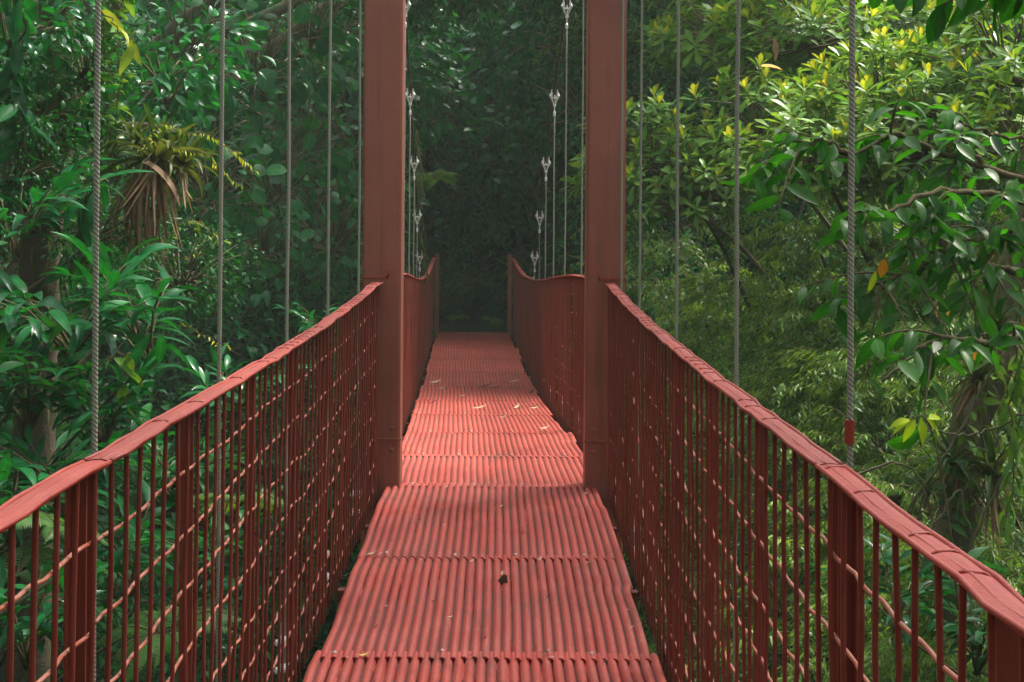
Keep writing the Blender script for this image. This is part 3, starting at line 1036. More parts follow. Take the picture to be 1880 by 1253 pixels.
def plant_at(kind, c, size, name, cat, label, group=None, var=None, rz=None, tilt=0.0, trunk=True, trad=None):
    n = count[kind] = count.get(kind, -1) + 1
    me = K[kind][(n if var is None else var) % len(K[kind])]
    c = np.asarray(c, float)
    size = np.broadcast_to(np.asarray(size, float), (3,))
    foot = c.copy()
    if trunk:
        sg = -1.0 if c[0] < -.4 else 1.0
        step = np.array((sg * random.uniform(.3, .9), random.uniform(.1, .6), -1.0)) * .12
        if c[2] > 5:
            step[:2] = (sg * .19, .03 if c[1] < 15 else .12)
        elif abs(c[0]) > 3:
            step[:2] *= .4
        for _ in range(150):
            if foot[2] < ground_h(foot[0], foot[1]):
                break
            foot = foot + step
        if c[2] - foot[2] < .3:
            foot = foot * (1, 1, 0) + np.array((0, 0, c[2] - .3))
    root = empty(name, foot)
    tag(root, label, cat, group)
    o = link(PART.get(kind, 'crown'), me, root, c - foot)
    o.scale = size
    o.rotation_euler = (tilt * random.uniform(-1, 1), tilt * random.uniform(-1, 1), random.uniform(0, 6.28) if rz is None else rz)
    if trunk:
        tn = 'stem' if kind in ('lance', 'fern', 'round') else 'trunk'
        r = trad or (.012 if tn == 'stem' else .022 + .012 * size[0])
        top = c - foot - np.array((0, 0, size[2] * (.42 if kind in ('lance', 'fern') else .1)))
        t = np.linspace(0, 1, 10)[:, None]
        p1 = np.array((top[0] * .25, top[1] * .25, top[2] * .65))
        pts = 2 * t * (1 - t) * p1 + t * t * top
        pts[1:-1] += np.random.default_rng(n + 77).normal(0, .015 + r * .5, (8, 3)) * np.array((1, 1, .2))
        pts[0] -= np.array((0, 0, .25))
        MB().tube(pts, np.linspace(r * 1.35, r * .6, 10), 7).build(tn, M['barkpale' if n % 3 == 0 else 'bark'], root)
    return root


# ---- the slopes: shrubs and short trees rooted all over the ground the photograph looks at
ROWS = 11
for r_ in range(ROWS):
    py = -120 + 1380 * (r_ + .5) / ROWS
    ncol = 27
    for q_ in range(ncol):
        px = -640 + 3160 * (q_ + (.25 if r_ % 2 else .75)) / ncol + random.uniform(-35, 35)
        pyy = py + random.uniform(-45, 45)
        Y = 5.0
        while Y < 60:
            c = at(px, pyy, Y)
            if ground_h(c[0], c[1]) > c[2] - .45:
                break
            Y *= 1.015
        if Y >= 60 or Y < 5.4 or abs(c[0] - cxs(min(c[1], 30))) < (1.9 if c[1] < 28.5 else .2) and c[2] < 3.0:
            continue
        size = min(2.1, Y * random.uniform(.050, .068))
        if px < 720:
            lb, gr, kd = 'deep green bushy tree on the shaded slope left of the bridge', 'trees on the left slope', ['bigbroad', 'broad', 'bigbroad'][(r_ + q_) % 3]
        elif px < 1120:
            lb, gr, kd = 'dark broadleaf tree in the shaded forest beyond the far end of the bridge', 'dark forest trees beyond the far bridge end', 'bigbroad' if py < 330 and (r_ + q_) % 2 else 'broad'
        else:
            lb, gr, kd = 'shaded green tree on the slope behind the yellow-tipped trees', 'trees on the right slope', ['broad', 'fine', 'broad'][(r_ + q_) % 3]
        plant(kd, px, pyy, Y, size, 'slope_tree', 'tree', lb, gr, tilt=.2, trad=.05)
# canopy over the far landing, added to shade the far deck
for i, (x, y, z, s_) in enumerate([(3.1, 18.2, 7.2, 1.5), (3.3, 21.2, 7.4, 2.0), (3.0, 24.5, 7.4, 2.2), (.4, 23.5, 7.0, 2.1), (1.2, 27.0, 8.5, 2.4), (-2.2, 22.5, 7.2, 2.0), (5.6, 25, 8.5, 2.2), (4.1, 19.2, 9.6, 1.9), (4.2, 22.2, 9.8, 2.1), (4.0, 25.2, 9.8, 2.2), (2.9, 17.0, 7.6, 1.2), (-.5, 19.0, 6.4, 1.5), (-.5, 22.0, 6.9, 1.8), (-2.2, 18.2, 6.8, 1.4), (1.4, 20.2, 6.9, 1.6), (-.4, 16.6, 6.6, 1.1), (-.6, 21.0, 5.6, 1.4), (-.8, 24.0, 5.4, 1.5), (.9, 22.6, 5.4, 1.3), (-2.0, 21.6, 5.3, 1.3), (-.6, 15.2, 7.2, 1.5), (-1.9, 14.4, 7.4, 1.5), (.9, 16.6, 7.4, 1.4), (-3.2, 16.5, 7.6, 1.7), (.2, 18.0, 7.8, 1.7)]):
    plant_at('broad', np.array((x, y, z)), s_, 'shade_tree', 'tree', 'tall dark tree added above the far landing to shade the deck', 'trees added to shade the far landing', tilt=.15, trad=.12)
# ---- right: trees with upright leaf whorls and yellow new leaves
ros = [(1200, 300, 15.5, .85, 'low leathery-leaved tree just right of the right tower leg'),
       (1270, 350, 15.0, .7, 'leathery-leaved bush beside the second rope right of the tower'),
       (1330, 60, 17.0, .95, 'leathery-leaved tree at the top between the ropes right of the tower'),
       (1400, 250, 15.0, .85, 'leathery-leaved tree with yellow tips around the third rope right of the tower'),
       (1510, 300, 13.5, .8, 'yellow-tipped tree just left of the thick right rope'),
       (1480, 60, 16.0, .9, 'greener leathery-leaved tree left of the thick right rope, at the top'),
       (1620, 200, 14.0, .8, 'sunlit yellow-tipped tree just right of the thick right rope'),
       (1700, 260, 13.0, .75, 'sunlit leathery-leaved tree above the dark drooping bough'),
       (1740, 170, 14.5, .85, 'bright yellow-green tree high on the right'),
       (1850, 120, 13.5, .95, 'brightest yellow-green tree, at the top right edge of the view'),
       (1880, 260, 12.5, .8, 'yellow-tipped tree at the right edge above the dark bough'),
       (1600, 40, 18, .9, 'shadier leathery-leaved tree under the overhanging dark leaves')]
for i, (px, py, Y, s, lb) in enumerate(ros):
    plant('rosette', px, py, Y, s, 'leathery_leaved_tree', 'tree', lb, 'leathery-leaved trees right of the bridge', tilt=.1)
# ---- right: fine-leaved thickets
fin = [(1240, 560, 19, 1.1), (1180, 640, 21, 1.1), (1330, 620, 17, 1.0), (1280, 760, 15, 1.0), (1420, 540, 16, .95), (1450, 700, 14, .9), (1400, 860, 13, .9), (1520, 560, 14, .85), (1560, 680, 12.5, .85),
       (1500, 820, 12, .8), (1620, 560, 13, .85), (1650, 700, 11.5, .75), (1600, 860, 11, .75), (1560, 1000, 10.5, .75), (1440, 1020, 12, .85), (1700, 960, 10, .7), (1680, 1120, 9.5, .7), (1820, 700, 11, .8), (1850, 880, 10, .75),
       (1880, 560, 12, .85), (1840, 1060, 9, .65), (1330, 950, 14, .95), (1500, 1180, 10, .75), (1780, 1200, 8.6, .6), (1620, 1230, 9, .6), (1500, 430, 17, .95), (1700, 480, 14, .9)]
for i, (px, py, Y, s) in enumerate(fin):
    plant('fine', px, py, Y, s, 'fine_leaved_shrub', 'shrub', 'feathery fine-leaved shrub in the thicket below the trees right of the bridge', 'fine-leaved thicket right of the bridge', tilt=.15)
# ---- left: big rounded leaves
rnd = [(330, 70, 14, .75, 'round-leaved shrub at the top between the two thickest left ropes'),
       (470, 100, 15, .8, 'round-leaved shrub at the top beside the second left rope'),
       (570, 60, 16, .8, 'round-leaved shrub high up between the third and fourth left ropes'),
       (380, 330, 13, .6, 'large round-leaved plant behind the second left rope at mid height'),
       (500, 330, 16, .75, 'round-leaved shrub hanging between the second and third left ropes'),
       (560, 250, 17, .75, 'round-leaved shrub on the slope behind the third left rope'),
       (470, 440, 15, .55, 'pale round-leaved plant low between the second and third left ropes'),
       (650, 250, 21, .9, 'round-leaved shrub in deep shade next to the left tower leg'),
       (610, 420, 19, .8, 'round-leaved shrub behind the fourth left rope above the railing'),
       (800, 190, 27, .75, 'pale round-leaved plant in the dark forest between the towers')]
for i, (px, py, Y, s, lb) in enumerate(rnd):
    plant('round', px, py, Y, s, 'round_leaved_shrub', 'shrub', lb, 'round-leaved shrubs', tilt=.1, rz=random.uniform(-.5, .5))
# ---- left: near glossy plants
lan = [(30, 380, 7.6, .62, 'glossy long-leaved plant at the left edge at mid height'),
       (120, 560, 7.2, .66, 'glossy long-leaved plant just left of the thickest left rope'),
       (270, 575, 7.6, .62, 'glossy plant with long leaves reaching right of the thickest left rope'),
       (50, 700, 7.0, .62, 'dark glossy plant at the left edge under the long-leaved ones'),
       (190, 730, 7.0, .55, 'yellowish glossy plant crossing the thickest left rope above the railing'),
       (120, 850, 6.6, .55, 'dark glossy plant touching the left railing near its front post'),
       (20, 900, 6.2, .5, 'glossy plant behind the front end of the left railing'),
       (320, 860, 7.8, .5, 'glossy plant seen through the left railing mesh'),
       (420, 720, 9.0, .5, 'small glossy plant rising above the left railing by the second rope'),
       (90, 230, 8.6, .55, 'glossy plant in the shadow of the dark left trunk'),
       (240, 990, 6.8, .55, 'glossy plant low behind the left railing bars'),
       (400, 1000, 8.5, .6, 'broad glossy plant low behind the left railing mesh'),
       (60, 1120, 5.8, .5, 'glossy plant at the bottom left corner behind the railing'),
       (590, 590, 13, .45, 'small pale plant above the left railing by the fourth rope'),
       (1640, 1080, 7.5, .5, 'glossy plant low behind the right railing front post'),
       (1800, 1150, 6.2, .45, 'glossy plant at the bottom right behind the railing')]
for i, (px, py, Y, s, lb) in enumerate(lan):
    plant('lance', px, py, Y, s, 'glossy_leaved_plant', 'plant', lb, 'glossy long-leaved plants', tilt=.12)
# ---- leafy cover in front of the dark trunk and at the end of the trail
for px, py, Y, s_, kd, v, lb in [(20, 60, 8.2, .42, 'bigbroad', 0, 'big-leaved shrub in the upper left corner'), (70, 190, 8.3, .40, 'bigbroad', 1, 'big-leaved shrub climbing the dark trunk at the left'),
                           (150, 120, 8.6, .36, 'broad', 1, 'small-leaved shrub on the dark trunk just left of the thickest left rope'), (30, 290, 8.0, .36, 'broad', 0, 'small-leaved shrub at the left edge below the big-leaved ones'),
                           (180, 420, 8.6, .42, 'broad', 2, 'narrow-leaved bush behind the thickest left rope under the bromeliads'), (330, 500, 10.5, .5, 'broad', 1, 'dark bush between the two thickest left ropes at rail height'),
                           (300, 130, 11.0, .6, 'bigbroad', 0, 'big-leaved bush between the two thickest left ropes near the top'),
                           (860, 500, 28.2, .9, 'broad', 0, 'dark bush closing the end of the trail'), (815, 545, 27.0, .6, 'broad', 1, 'low bush left of the trail beyond the far deck end'), (925, 540, 27.2, .6, 'broad', 2, 'low bush right of the trail beyond the far deck end')]:
    plant(kd, px, py, Y, s_, 'leafy_bush', 'bush', lb, var=v, tilt=.2)
# ---- ferns
frn = [(110, 980, 5.2, .36, 'yellowish fern just left of the front left railing post'),
       (440, 930, 8.0, .55, 'fern seen through the left railing mesh by the second rope'),
       (30, 1060, 6.4, .6, 'green fern behind the bottom left of the railing'),
       (300, 1170, 7.0, .6, 'fern low behind the left railing at the bottom'),
       (800, 330, 26, .9, 'fern drooping in the dark forest between the towers'),
       (700, 450, 12.5, .35, 'small fern behind the left tower leg'),
       (845, 585, 26.2, .45, 'small fern on the trail beyond the far deck end'), (905, 590, 26.0, .4, 'smaller fern on the right of the trail beyond the deck end')]
for i, (px, py, Y, s, lb) in enumerate(frn):
    plant('fern', px, py, Y, s, 'fern', 'fern', lb, 'ferns', tilt=.25)
# ---- ground cover on the slopes: nobody could count it
g_ = np.random.default_rng(5)
nU = 52000
gx_ = g_.uniform(-13, 14, nU)
gy_ = g_.uniform(-4, 36, nU)
keep = (np.abs(gx_ - cxs(np.clip(gy_, -4, 30))) > np.where(gy_ > 22, 1.0, 1.2)) 
gx_, gy_ = gx_[keep], gy_[keep]
gz_ = ground_h(gx_, gy_)
e_ = .1
nx_ = -(ground_h(gx_ + e_, gy_) - gz_) / e_
ny_ = -(ground_h(gx_, gy_ + e_) - gz_) / e_
gn = norm(np.stack([nx_, ny_, np.ones_like(nx_)], -1))
k_ = len(gx_)
mb = MB()
mb.leaves(np.stack([gx_, gy_, gz_], -1) + gn * g_.uniform(0, .35, k_)[:, None], norm(gn * .5 + g_.normal(0, .6, (k_, 3))), norm(gn + g_.normal(0, .4, (k_, 3)) + UP), g_.uniform(.10, .30, k_), g_.uniform(.05, .12, k_),
          np.clip(g_.normal(.4, .25, k_), 0, 1), ELL, .8, .2, 3)
tag(mb.build('undergrowth', M['broad']), 'dense leafy undergrowth covering the ravine slopes', 'undergrowth', kind='stuff')
# ---- shade over the near half of the bridge: unseen tree crowns added to block the sun
for i, (x, y, z, s_) in enumerate([(3.4, 4.4, 7.2, 1.7), (3.5, 7.4, 7.6, 1.6), (3.0, 1.6, 6.8, 1.7), (3.5, 9.2, 7.8, 1.6), (3.8, 10.6, 7.9, 1.5), (4.6, 9.6, 9.8, 1.7), (4.4, 6.4, 9.6, 2.0), (4.2, 3.2, 9.4, 2.0)]):
    plant_at('broad', np.array((x, y, z)), s_, 'shade_tree', 'tree', 'unseen tall tree added beside the near half of the bridge to shade it', 'trees added to shade the near half', tilt=.15, trad=.12)
# ---- the forest goes on behind and beside the camera
for i in range(34):
    az = R(110 + 188 * (i % 17) / 17 + random.uniform(-6, 6))
    lv = i // 17
    if lv and math.sin(az) > .3:
        continue
    d_ = 8.0 + 2.5 * lv + random.uniform(-.8, .8)
    p_ = np.array((d_ * math.sin(az) - .1, 3 + d_ * math.cos(az), 2.6 + 3.6 * lv + random.uniform(-.6, .6)))
    p_[2] = max(p_[2], float(ground_h(p_[0], p_[1])) + 1.0)
    plant_at('broad', p_, random.uniform(2.2, 2.7), 'forest_tree', 'tree', 'big forest tree standing behind the walker at the near end of the bridge', 'forest trees behind the near end', tilt=.15, trad=.12)

# ------------------------------------------------------------------ single plants and trunks of the foreground
def poly(pts, Y, n=24):
    """a smooth line through photograph points (px, py[, Y])"""
    P = np.array([at(p[0], p[1], p[2] if len(p) > 2 else Y) for p in pts])
    t = np.linspace(0, len(P) - 1, n)
    i = np.clip(t.astype(int), 0, len(P) - 2)
    f = (t - i)[:, None]
    Pm = np.concatenate([[2 * P[0] - P[1]], P, [2 * P[-1] - P[-2]]])
    a, b, c, d = Pm[i], Pm[i + 1], Pm[i + 2], Pm[i + 3]
    return .5 * (2 * b + (c - a) * f + (2 * a - 5 * b + 4 * c - d) * f ** 2 + (3 * b - a - 3 * c + d) * f ** 3)


def rel(m, o):
    for i in range(len(m.v)):
        m.v[i] = m.v[i] - o
    return m


def leafy(m, line, n, L, W, prof, g, droop=(.3, .9), hang=.5, fold=(.1, .4), nseg=6, mi=0, t0=.15, spread=1.0, tone=None):
    """leaves set alternately along a twig"""
    k = len(line)
    tt = np.linspace(t0, 1, n) * (k - 1)
    i = np.clip(tt.astype(int), 0, k - 2)
    P = line[i] + (line[i + 1] - line[i]) * (tt - i)[:, None]
    T = norm(line[np.minimum(i + 2, k - 1)] - line[np.maximum(i - 1, 0)])
    sd = norm(np.cross(T, UP) + 1e-6)
    sg = np.where(np.arange(n) % 2 == 0, 1., -1.)[:, None]
    D = norm(T * g.uniform(.2, .8, (n, 1)) + sd * sg * spread - UP * hang * g.uniform(.3, 1.5, (n, 1)) + g.normal(0, .25, (n, 3)))
    N = norm(UP + sd * sg * .3 + g.normal(0, .6, (n, 3)))
    LL = L * g.uniform(.65, 1.15, n)
    m.leaves(P, D, N, LL, LL * W / L * g.uniform(.85, 1.15, n), np.clip(g.normal(.45, .28, n), 0, 1) if tone is None else tone, prof, g.uniform(*droop, n), g.uniform(*fold, n), nseg, mi)


# the dark bough with big drooping leaves, reaching in from the right
g_ = np.random.default_rng(21)
base = np.array((3.4, 6.9, float(ground_h(3.4, 6.9))))
bt = empty('drooping_leaved_tree', base)
tag(bt, 'dark drooping-leaved tree reaching in from the right edge with crooked bare twigs', 'tree')
m = MB()
tl = np.array([base - (0, 0, .3), base + (-.15, .05, 2.5), base + (-.05, 0, 5), base + (-.25, -.1, 7.2), base + (-.55, -.2, 8.6)])
m.tube(np.array([np.interp(np.linspace(0, 4, 18), range(5), tl[:, i]) for i in range(3)]).T, np.linspace(.15, .08, 18), 10)
rel(m, base).build('trunk', M['bark'], bt)
LIMBS = [[(2100, 330, 6.9), (1950, 350, 6.8), (1800, 305, 6.7), (1700, 270, 6.6), (1640, 245, 6.5), (1560, 285, 6.4), (1500, 300, 6.3)],
         [(2100, 400, 6.9), (1900, 375, 6.6), (1740, 350, 6.3), (1640, 385, 6.1), (1560, 430, 6.0)],
         [(2080, 520, 6.9), (1900, 505, 6.8), (1820, 490, 6.7), (1760, 465, 6.6), (1715, 435, 6.5), (1680, 395, 6.5)],
         [(1760, 465, 6.6), (1690, 490, 6.5), (1610, 520, 6.4), (1530, 560, 6.4)],
         [(2080, 570, 6.9), (1900, 610, 6.1), (1820, 632, 5.9), (1760, 622, 5.8), (1700, 632, 5.8), (1650, 660, 5.7)],
         [(2100, 250, 7.2), (1900, 260, 7.0), (1790, 235, 6.9), (1740, 200, 6.9)],
         [(1800, 305, 6.7), (1770, 260, 6.7), (1715, 235, 6.7)],
         [(1900, 375, 6.6), (1850, 430, 6.5), (1790, 440, 6.4), (1700, 470, 6.3)],
         [(1560, 285, 6.4), (1500, 260, 6.3), (1440, 290, 6.3), (1410, 330, 6.3)]]
NL = [17, 15, 13, 10, 10, 8, 6, 12, 9]
fol = MB()
br = MB()
for li, (L_, nl) in enumerate(zip(LIMBS, NL)):
    ln = poly(L_, 6.5, 26)
    ln[1:] += g_.normal(0, .008, ln[1:].shape)
    br = MB()
    br.tube(ln, np.linspace(.022 if li in (0, 1, 2, 4) else .013, .005, 26), 6)
    leafy(fol, ln, nl + 8, .17, .066, ELL, g_, (.1, 1.3), .35, (.1, .6), 7)
    # side twigs
    for j in range(5 if nl > 9 else 3):
        i0 = int(g_.integers(7, 22))
        d_ = norm(np.array((-.6, -.25, .1)) + g_.normal(0, .55, 3))
        ln2 = ln[i0] + d_ * np.linspace(0, g_.uniform(.18, .42), 7)[:, None] + UP * (-.12 * np.linspace(0, 1, 7) ** 2)[:, None]
        br.tube(ln2, np.linspace(.007, .003, 7), 5)
        leafy(fol, ln2, 6, .155, .06, ELL, g_, (.1, 1.3), .4, (.1, .6), 7, t0=.3)
    rel(br, base).build('branch', M['twig'], bt)
rel(fol, base).build('crown', M['bough'], bt)

# very near leaves hanging into the top right corner
g_ = np.random.default_rng(22)
base = np.array((2.6, 4.7, float(ground_h(2.6, 4.7))))
ct = empty('overhanging_tree', base)
tag(ct, 'dark tree hanging a few big leaves into the top right corner', 'tree')
m = MB()
top = at(2250, -330, 4.7)
tl = np.array([base - (0, 0, .3), base + (.1, 0, 3), base * .5 + top * .5 + (.15, 0, 1.5), top])
m.tube(np.array([np.interp(np.linspace(0, 3, 14), range(4), tl[:, i]) for i in range(3)]).T, np.linspace(.10, .04, 14), 9)
rel(m, base).build('trunk', M['bark'], ct)
m = MB()
fol = MB()
for L_, nl in (([(2250, -330), (2050, -150), (1880, -70), (1740, -45), (1620, -40)], 15), ([(2050, -150), (1960, -60), (1880, -30), (1820, -15)], 8), ([(1880, -70), (1800, -30), (1730, 10)], 6)):
    ln = poly(L_, 4.7, 20)
    m.tube(ln, np.linspace(.014, .004, 20), 6)
    leafy(fol, ln, nl, .16, .075, ELL, g_, (.1, .7), 1.2, (.1, .4), 7, t0=.3)
rel(m, base).build('branch', M['twig'], ct)
rel(fol, base).build('crown', M['bough'], ct)

# the dark trunk at the upper left
g_ = np.random.default_rng(23)
c0 = at(95, 300, 9.0)
base = np.array((c0[0] - .25, 9.0, float(ground_h(c0[0] - .25, 9.0))))
lt = empty('mossy_tree', base)
tag(lt, 'dark mossy tree trunk in the upper left corner, hung with creepers', 'tree')
m = MB()
tl = np.array([base - (0, 0, .3), at(60, 900, 9.0), at(80, 420, 9.0), at(110, 150, 9.0), at(95, -150, 9.0), at(150, -500, 9.0), at(120, -900, 9.0)])
ln = np.array([np.interp(np.linspace(0, 6, 26), range(7), tl[:, i]) for i in range(3)]).T
ln += g_.normal(0, .012, ln.shape)
m.tube(ln, np.interp(np.linspace(0, 1, 26), [0, .2, .6, 1], [.20, .13, .11, .07]), 12)
rel(m, base).build('trunk', M['bark'], lt)
for L_ in ([(90, 260), (150, 255), (220, 235), (290, 235), (350, 250)], [(105, 160), (160, 130), (200, 60), (215, 0), (225, -70)], [(100, 40), (140, -30), (230, -90), (330, -120)]):
    m = MB()
    m.tube(poly(L_, 8.9, 16), np.linspace(.05, .014, 16), 7)
    rel(m, base).build('branch', M['bark'], lt)
cr = link('crown', K['broad'][0], lt, ln[-1] - base + np.array((0, 0, .4)))
cr.scale = (1.8, 1.8, 1.5)
# hanging roots and moss on it
m = MB()
P, k = [], 330
i_ = g_.integers(6, 22, k)
th = g_.uniform(0, 6.28, k)
P = ln[i_] + np.stack([np.cos(th) * .12, np.sin(th) * .12, g_.uniform(-.15, .15, k)], -1)
m.leaves(P, norm(np.stack([np.cos(th) * .5, np.sin(th) * .5, -np.ones(k)], -1) + g_.normal(0, .2, (k, 3))), np.stack([np.cos(th), np.sin(th), 0 * th + .2], -1), g_.uniform(.06, .3, k), .012, g_.uniform(0, 1, k), STR, .3, 0, 3, 0, True)
rel(m, base).build('hanging_moss', M['moss'], lt)['kind'] = 'stuff'


def creeper(pts, Y, n, L, W, prof, mat, name, cat, label, seed, r=.006, spread=1.0, hang=.4, turns=2, group=None):
    """a climbing or hanging stem set with leaves"""
    g = np.random.default_rng(seed)
    ln = poly(pts, Y, 26)
    base = ln[0].copy()
    root = empty(name, base)
    tag(root, label, cat, group)
    m = MB()
    f = MB()
    for q in range(turns):
        l2 = ln + np.cumsum(g.normal(0, .012, ln.shape), 0)
        l2[0] = ln[0]
        m.tube(l2, np.linspace(r, r * .5, 26), 5)
        leafy(f, l2, n, L, W, prof, g, (.2, 1.0), hang, (.1, .4), 5, t0=.04, spread=spread)
    rel(m, base).build('stem', M['twig'], root)
    rel(f, base).build('leaves', M[mat], root)
    return root


creeper([(205, 330), (200, 240), (215, 150), (205, 70), (215, 10), (225, -60)], 8.6, 34, .13, .055, LAN, 'rosette', 'creeper', 'creeper', 'yellow-green creeper climbing beside the dark trunk behind the thickest left rope', 31, turns=3)
creeper([(150, -60), (190, 40), (235, 65)], 8.4, 5, .24, .075, LAN, 'young', 'creeper', 'creeper', 'few long bright yellow-green leaves right of the thickest left rope near the top', 32, turns=1)
creeper([(250, 290), (300, 240), (360, 250), (410, 285), (455, 325)], 8.3, 46, .05, .012, LAN, 'young', 'epiphyte_spray', 'plant', 'arching pale spray of tiny leaves reaching from the bromeliad clump to the second left rope', 33, .004, 1.0, .6, 2)
creeper([(290, 450), (340, 425), (380, 430), (400, 450)], 8.8, 22, .055, .014, LAN, 'fine', 'epiphyte_spray', 'plant', 'small leafy spray below the hanging dead leaves by the second left rope', 34, .004, 1, .5, 2)
creeper([(330, 480), (370, 460), (405, 455), (430, 462)], 9.2, 14, .05, .012, LAN, 'young', 'epiphyte_spray', 'plant', 'thin yellow-green spray crossing the second left rope', 35, .003, 1, .4, 1)
creeper([(330, 590), (380, 610), (420, 632), (435, 634)], 9.5, 16, .05, .013, LAN, 'young', 'epiphyte_spray', 'plant', 'thin pale spray beside the second left rope above the railing', 36, .003, 1, .4, 1)
creeper([(765, 240), (770, 330), (768, 420), (778, 500)], 16.5, 40, .12, .022, LAN, 'strap', 'creeper', 'creeper', 'narrow-leaved creeper hanging beside the right edge of the left tower leg', 37, .006, .7, 1.0, 3)
creeper([(1180, 480), (1150, 420), (1165, 300), (1160, 200)], 16, 26, .14, .05, OBO, 'rosette', 'creeper', 'creeper', 'leafy creeper climbing next to the outer edge of the right tower leg', 38, .007, 1, .3, 2)
creeper([(240, 650), (215, 665), (235, 690), (245, 740)], 6.8, 6, .13, .06, ELL, 'rosette', 'creeper', 'creeper', 'yellowish green oval leaves on a thin stalk right of the thickest left rope', 39, .005, .8, 1.0, 1)

creeper([(1850, 980), (1800, 900), (1790, 780), (1850, 690), (1840, 610)], 8.45, 34, .13, .05, ELL, 'rosette', 'creeper', 'creeper', 'green creeper winding up the mossy right trunk', 51, .006, 1, .6, 2)
creeper([(1745, 1120), (1720, 1040), (1750, 960), (1735, 860)], 8.4, 30, .12, .045, LAN, 'bough', 'creeper', 'creeper', 'darker creeper low on the mossy right trunk behind the railing', 52, .006, 1, .7, 2)
creeper([(20, -40), (40, 60), (25, 160), (50, 250)], 7.9, 16, .24, .085, ELL, 'teal', 'creeper', 'creeper', 'creeper with big drooping leaves hanging at the upper left edge', 53, .007, 1, 1.1, 2)
creeper([(180, 330), (150, 400), (165, 470), (140, 520)], 7.8, 16, .22, .07, LAN, 'teal', 'creeper', 'creeper', 'drooping creeper just left of the thickest left rope at mid height', 54, .007, 1, 1.0, 2)
creeper([(1870, 640), (1860, 720), (1875, 800), (1850, 900)], 8.0, 26, .15, .05, LAN, 'rosette', 'creeper', 'creeper', 'leafy creeper hanging at the right edge below the dark bough', 56, .006, 1, .8, 2)
# bromeliads and their dead leaf curtain on the left branch
bro = [(250, 265, 8.6, .6, 'dark bromeliad on the left trunk behind the thickest rope'), (300, 255, 8.5, .5, 'upright bromeliad on top of the left branch clump'),
       (285, 300, 8.4, .8, 'large bromeliad with pale arching leaves on the left branch clump'), (335, 305, 8.5, .7, 'bromeliad at the right end of the left branch clump')]
for i, (px, py, Y, s_, lb) in enumerate(bro):
    plant('brom', px, py, Y, s_, 'bromeliad', 'bromeliad', lb, 'bromeliads on the left branch', trunk=False, tilt=.5)
g_ = np.random.default_rng(41)
c = at(262, 330, 8.5)
m = MB()
k = 75
P = c + np.stack([g_.normal(0, .08, k), g_.normal(0, .06, k), g_.uniform(-.12, .10, k)], -1)
th = g_.uniform(0, 6.28, k)
m.leaves(P, norm(np.stack([np.cos(th) * .22, np.sin(th) * .2, -np.ones(k)], -1)), np.stack([np.cos(th), np.sin(th), .2 + 0 * th], -1), g_.uniform(.15, .52, k), g_.uniform(.008, .028, k), g_.uniform(0, 1, k), STR, g_.uniform(-.4, .5, k), .5, 6)
tag(rel(m, c).build('dead_leaf_curtain', M['dead'], None, True, c), 'curtain of brown dead leaves hanging under the left bromeliad clump', 'dead leaves')

# mossy trunk at the lower right with bromeliads
g_ = np.random.default_rng(42)
base = np.array((*at(1770, 1200, 8.8)[:2], 0))
base[2] = float(ground_h(base[0], base[1]))
mt = empty('mossy_tree', base)
tag(mt, 'mossy tree trunk standing at the lower right, tangled with roots and bromeliads', 'tree')
tl = np.array([base - (0, 0, .3), at(1770, 1253, 8.8), at(1745, 1000, 8.8), at(1775, 800, 8.8), at(1830, 650, 8.9), at(1850, 500, 9.0), at(1900, 300, 9.2), at(1980, -100, 9.5)])
ln = np.array([np.interp(np.linspace(0, 7, 34), range(8), tl[:, i]) for i in range(3)]).T
ln[1:] += g_.normal(0, .015, ln[1:].shape)
m = MB()
m.tube(ln, np.linspace(.145, .08, 34), 12)
rel(m, base).build('trunk', M['barkpale'], mt)
cr = link('crown', K['broad'][1], mt, ln[-1] - base + np.array((.3, .2, .5)))
cr.scale = (1.3, 1.3, 1.1)
m = MB()
k = 900
i_ = g_.integers(4, 30, k)
th = g_.uniform(0, 6.28, k)
P = ln[i_] + np.stack([np.cos(th) * .115, np.sin(th) * .115, g_.uniform(-.12, .12, k)], -1)
m.leaves(P, norm(np.stack([np.cos(th) * .7, np.sin(th) * .7, -np.ones(k)], -1) + g_.normal(0, .3, (k, 3))), np.stack([np.cos(th), np.sin(th), 0 * th + .2], -1), g_.uniform(.05, .28, k), .013, g_.uniform(0, 1, k), STR, .4, 0, 3, 0, True)
rel(m, base).build('hanging_moss', M['moss'], mt)['kind'] = 'stuff'
for i, (px, py, Y, s_, lb) in enumerate([(1755, 850, 8.5, .8, 'bromeliad with dark green leaves on the mossy right trunk'), (1820, 880, 8.5, .75, 'second bromeliad right of the mossy right trunk'),
                                         (1790, 700, 8.6, .6, 'small bromeliad high on the mossy right trunk'), (1700, 905, 8.4, .5, 'withered bromeliad left of the mossy right trunk'), (1830, 600, 8.7, .5, 'bromeliad where the mossy right trunk meets the dark bough')]):
    plant('brom', px, py, Y, s_, 'bromeliad', 'bromeliad', lb, 'bromeliads on the right trunk', trunk=False, tilt=.4)
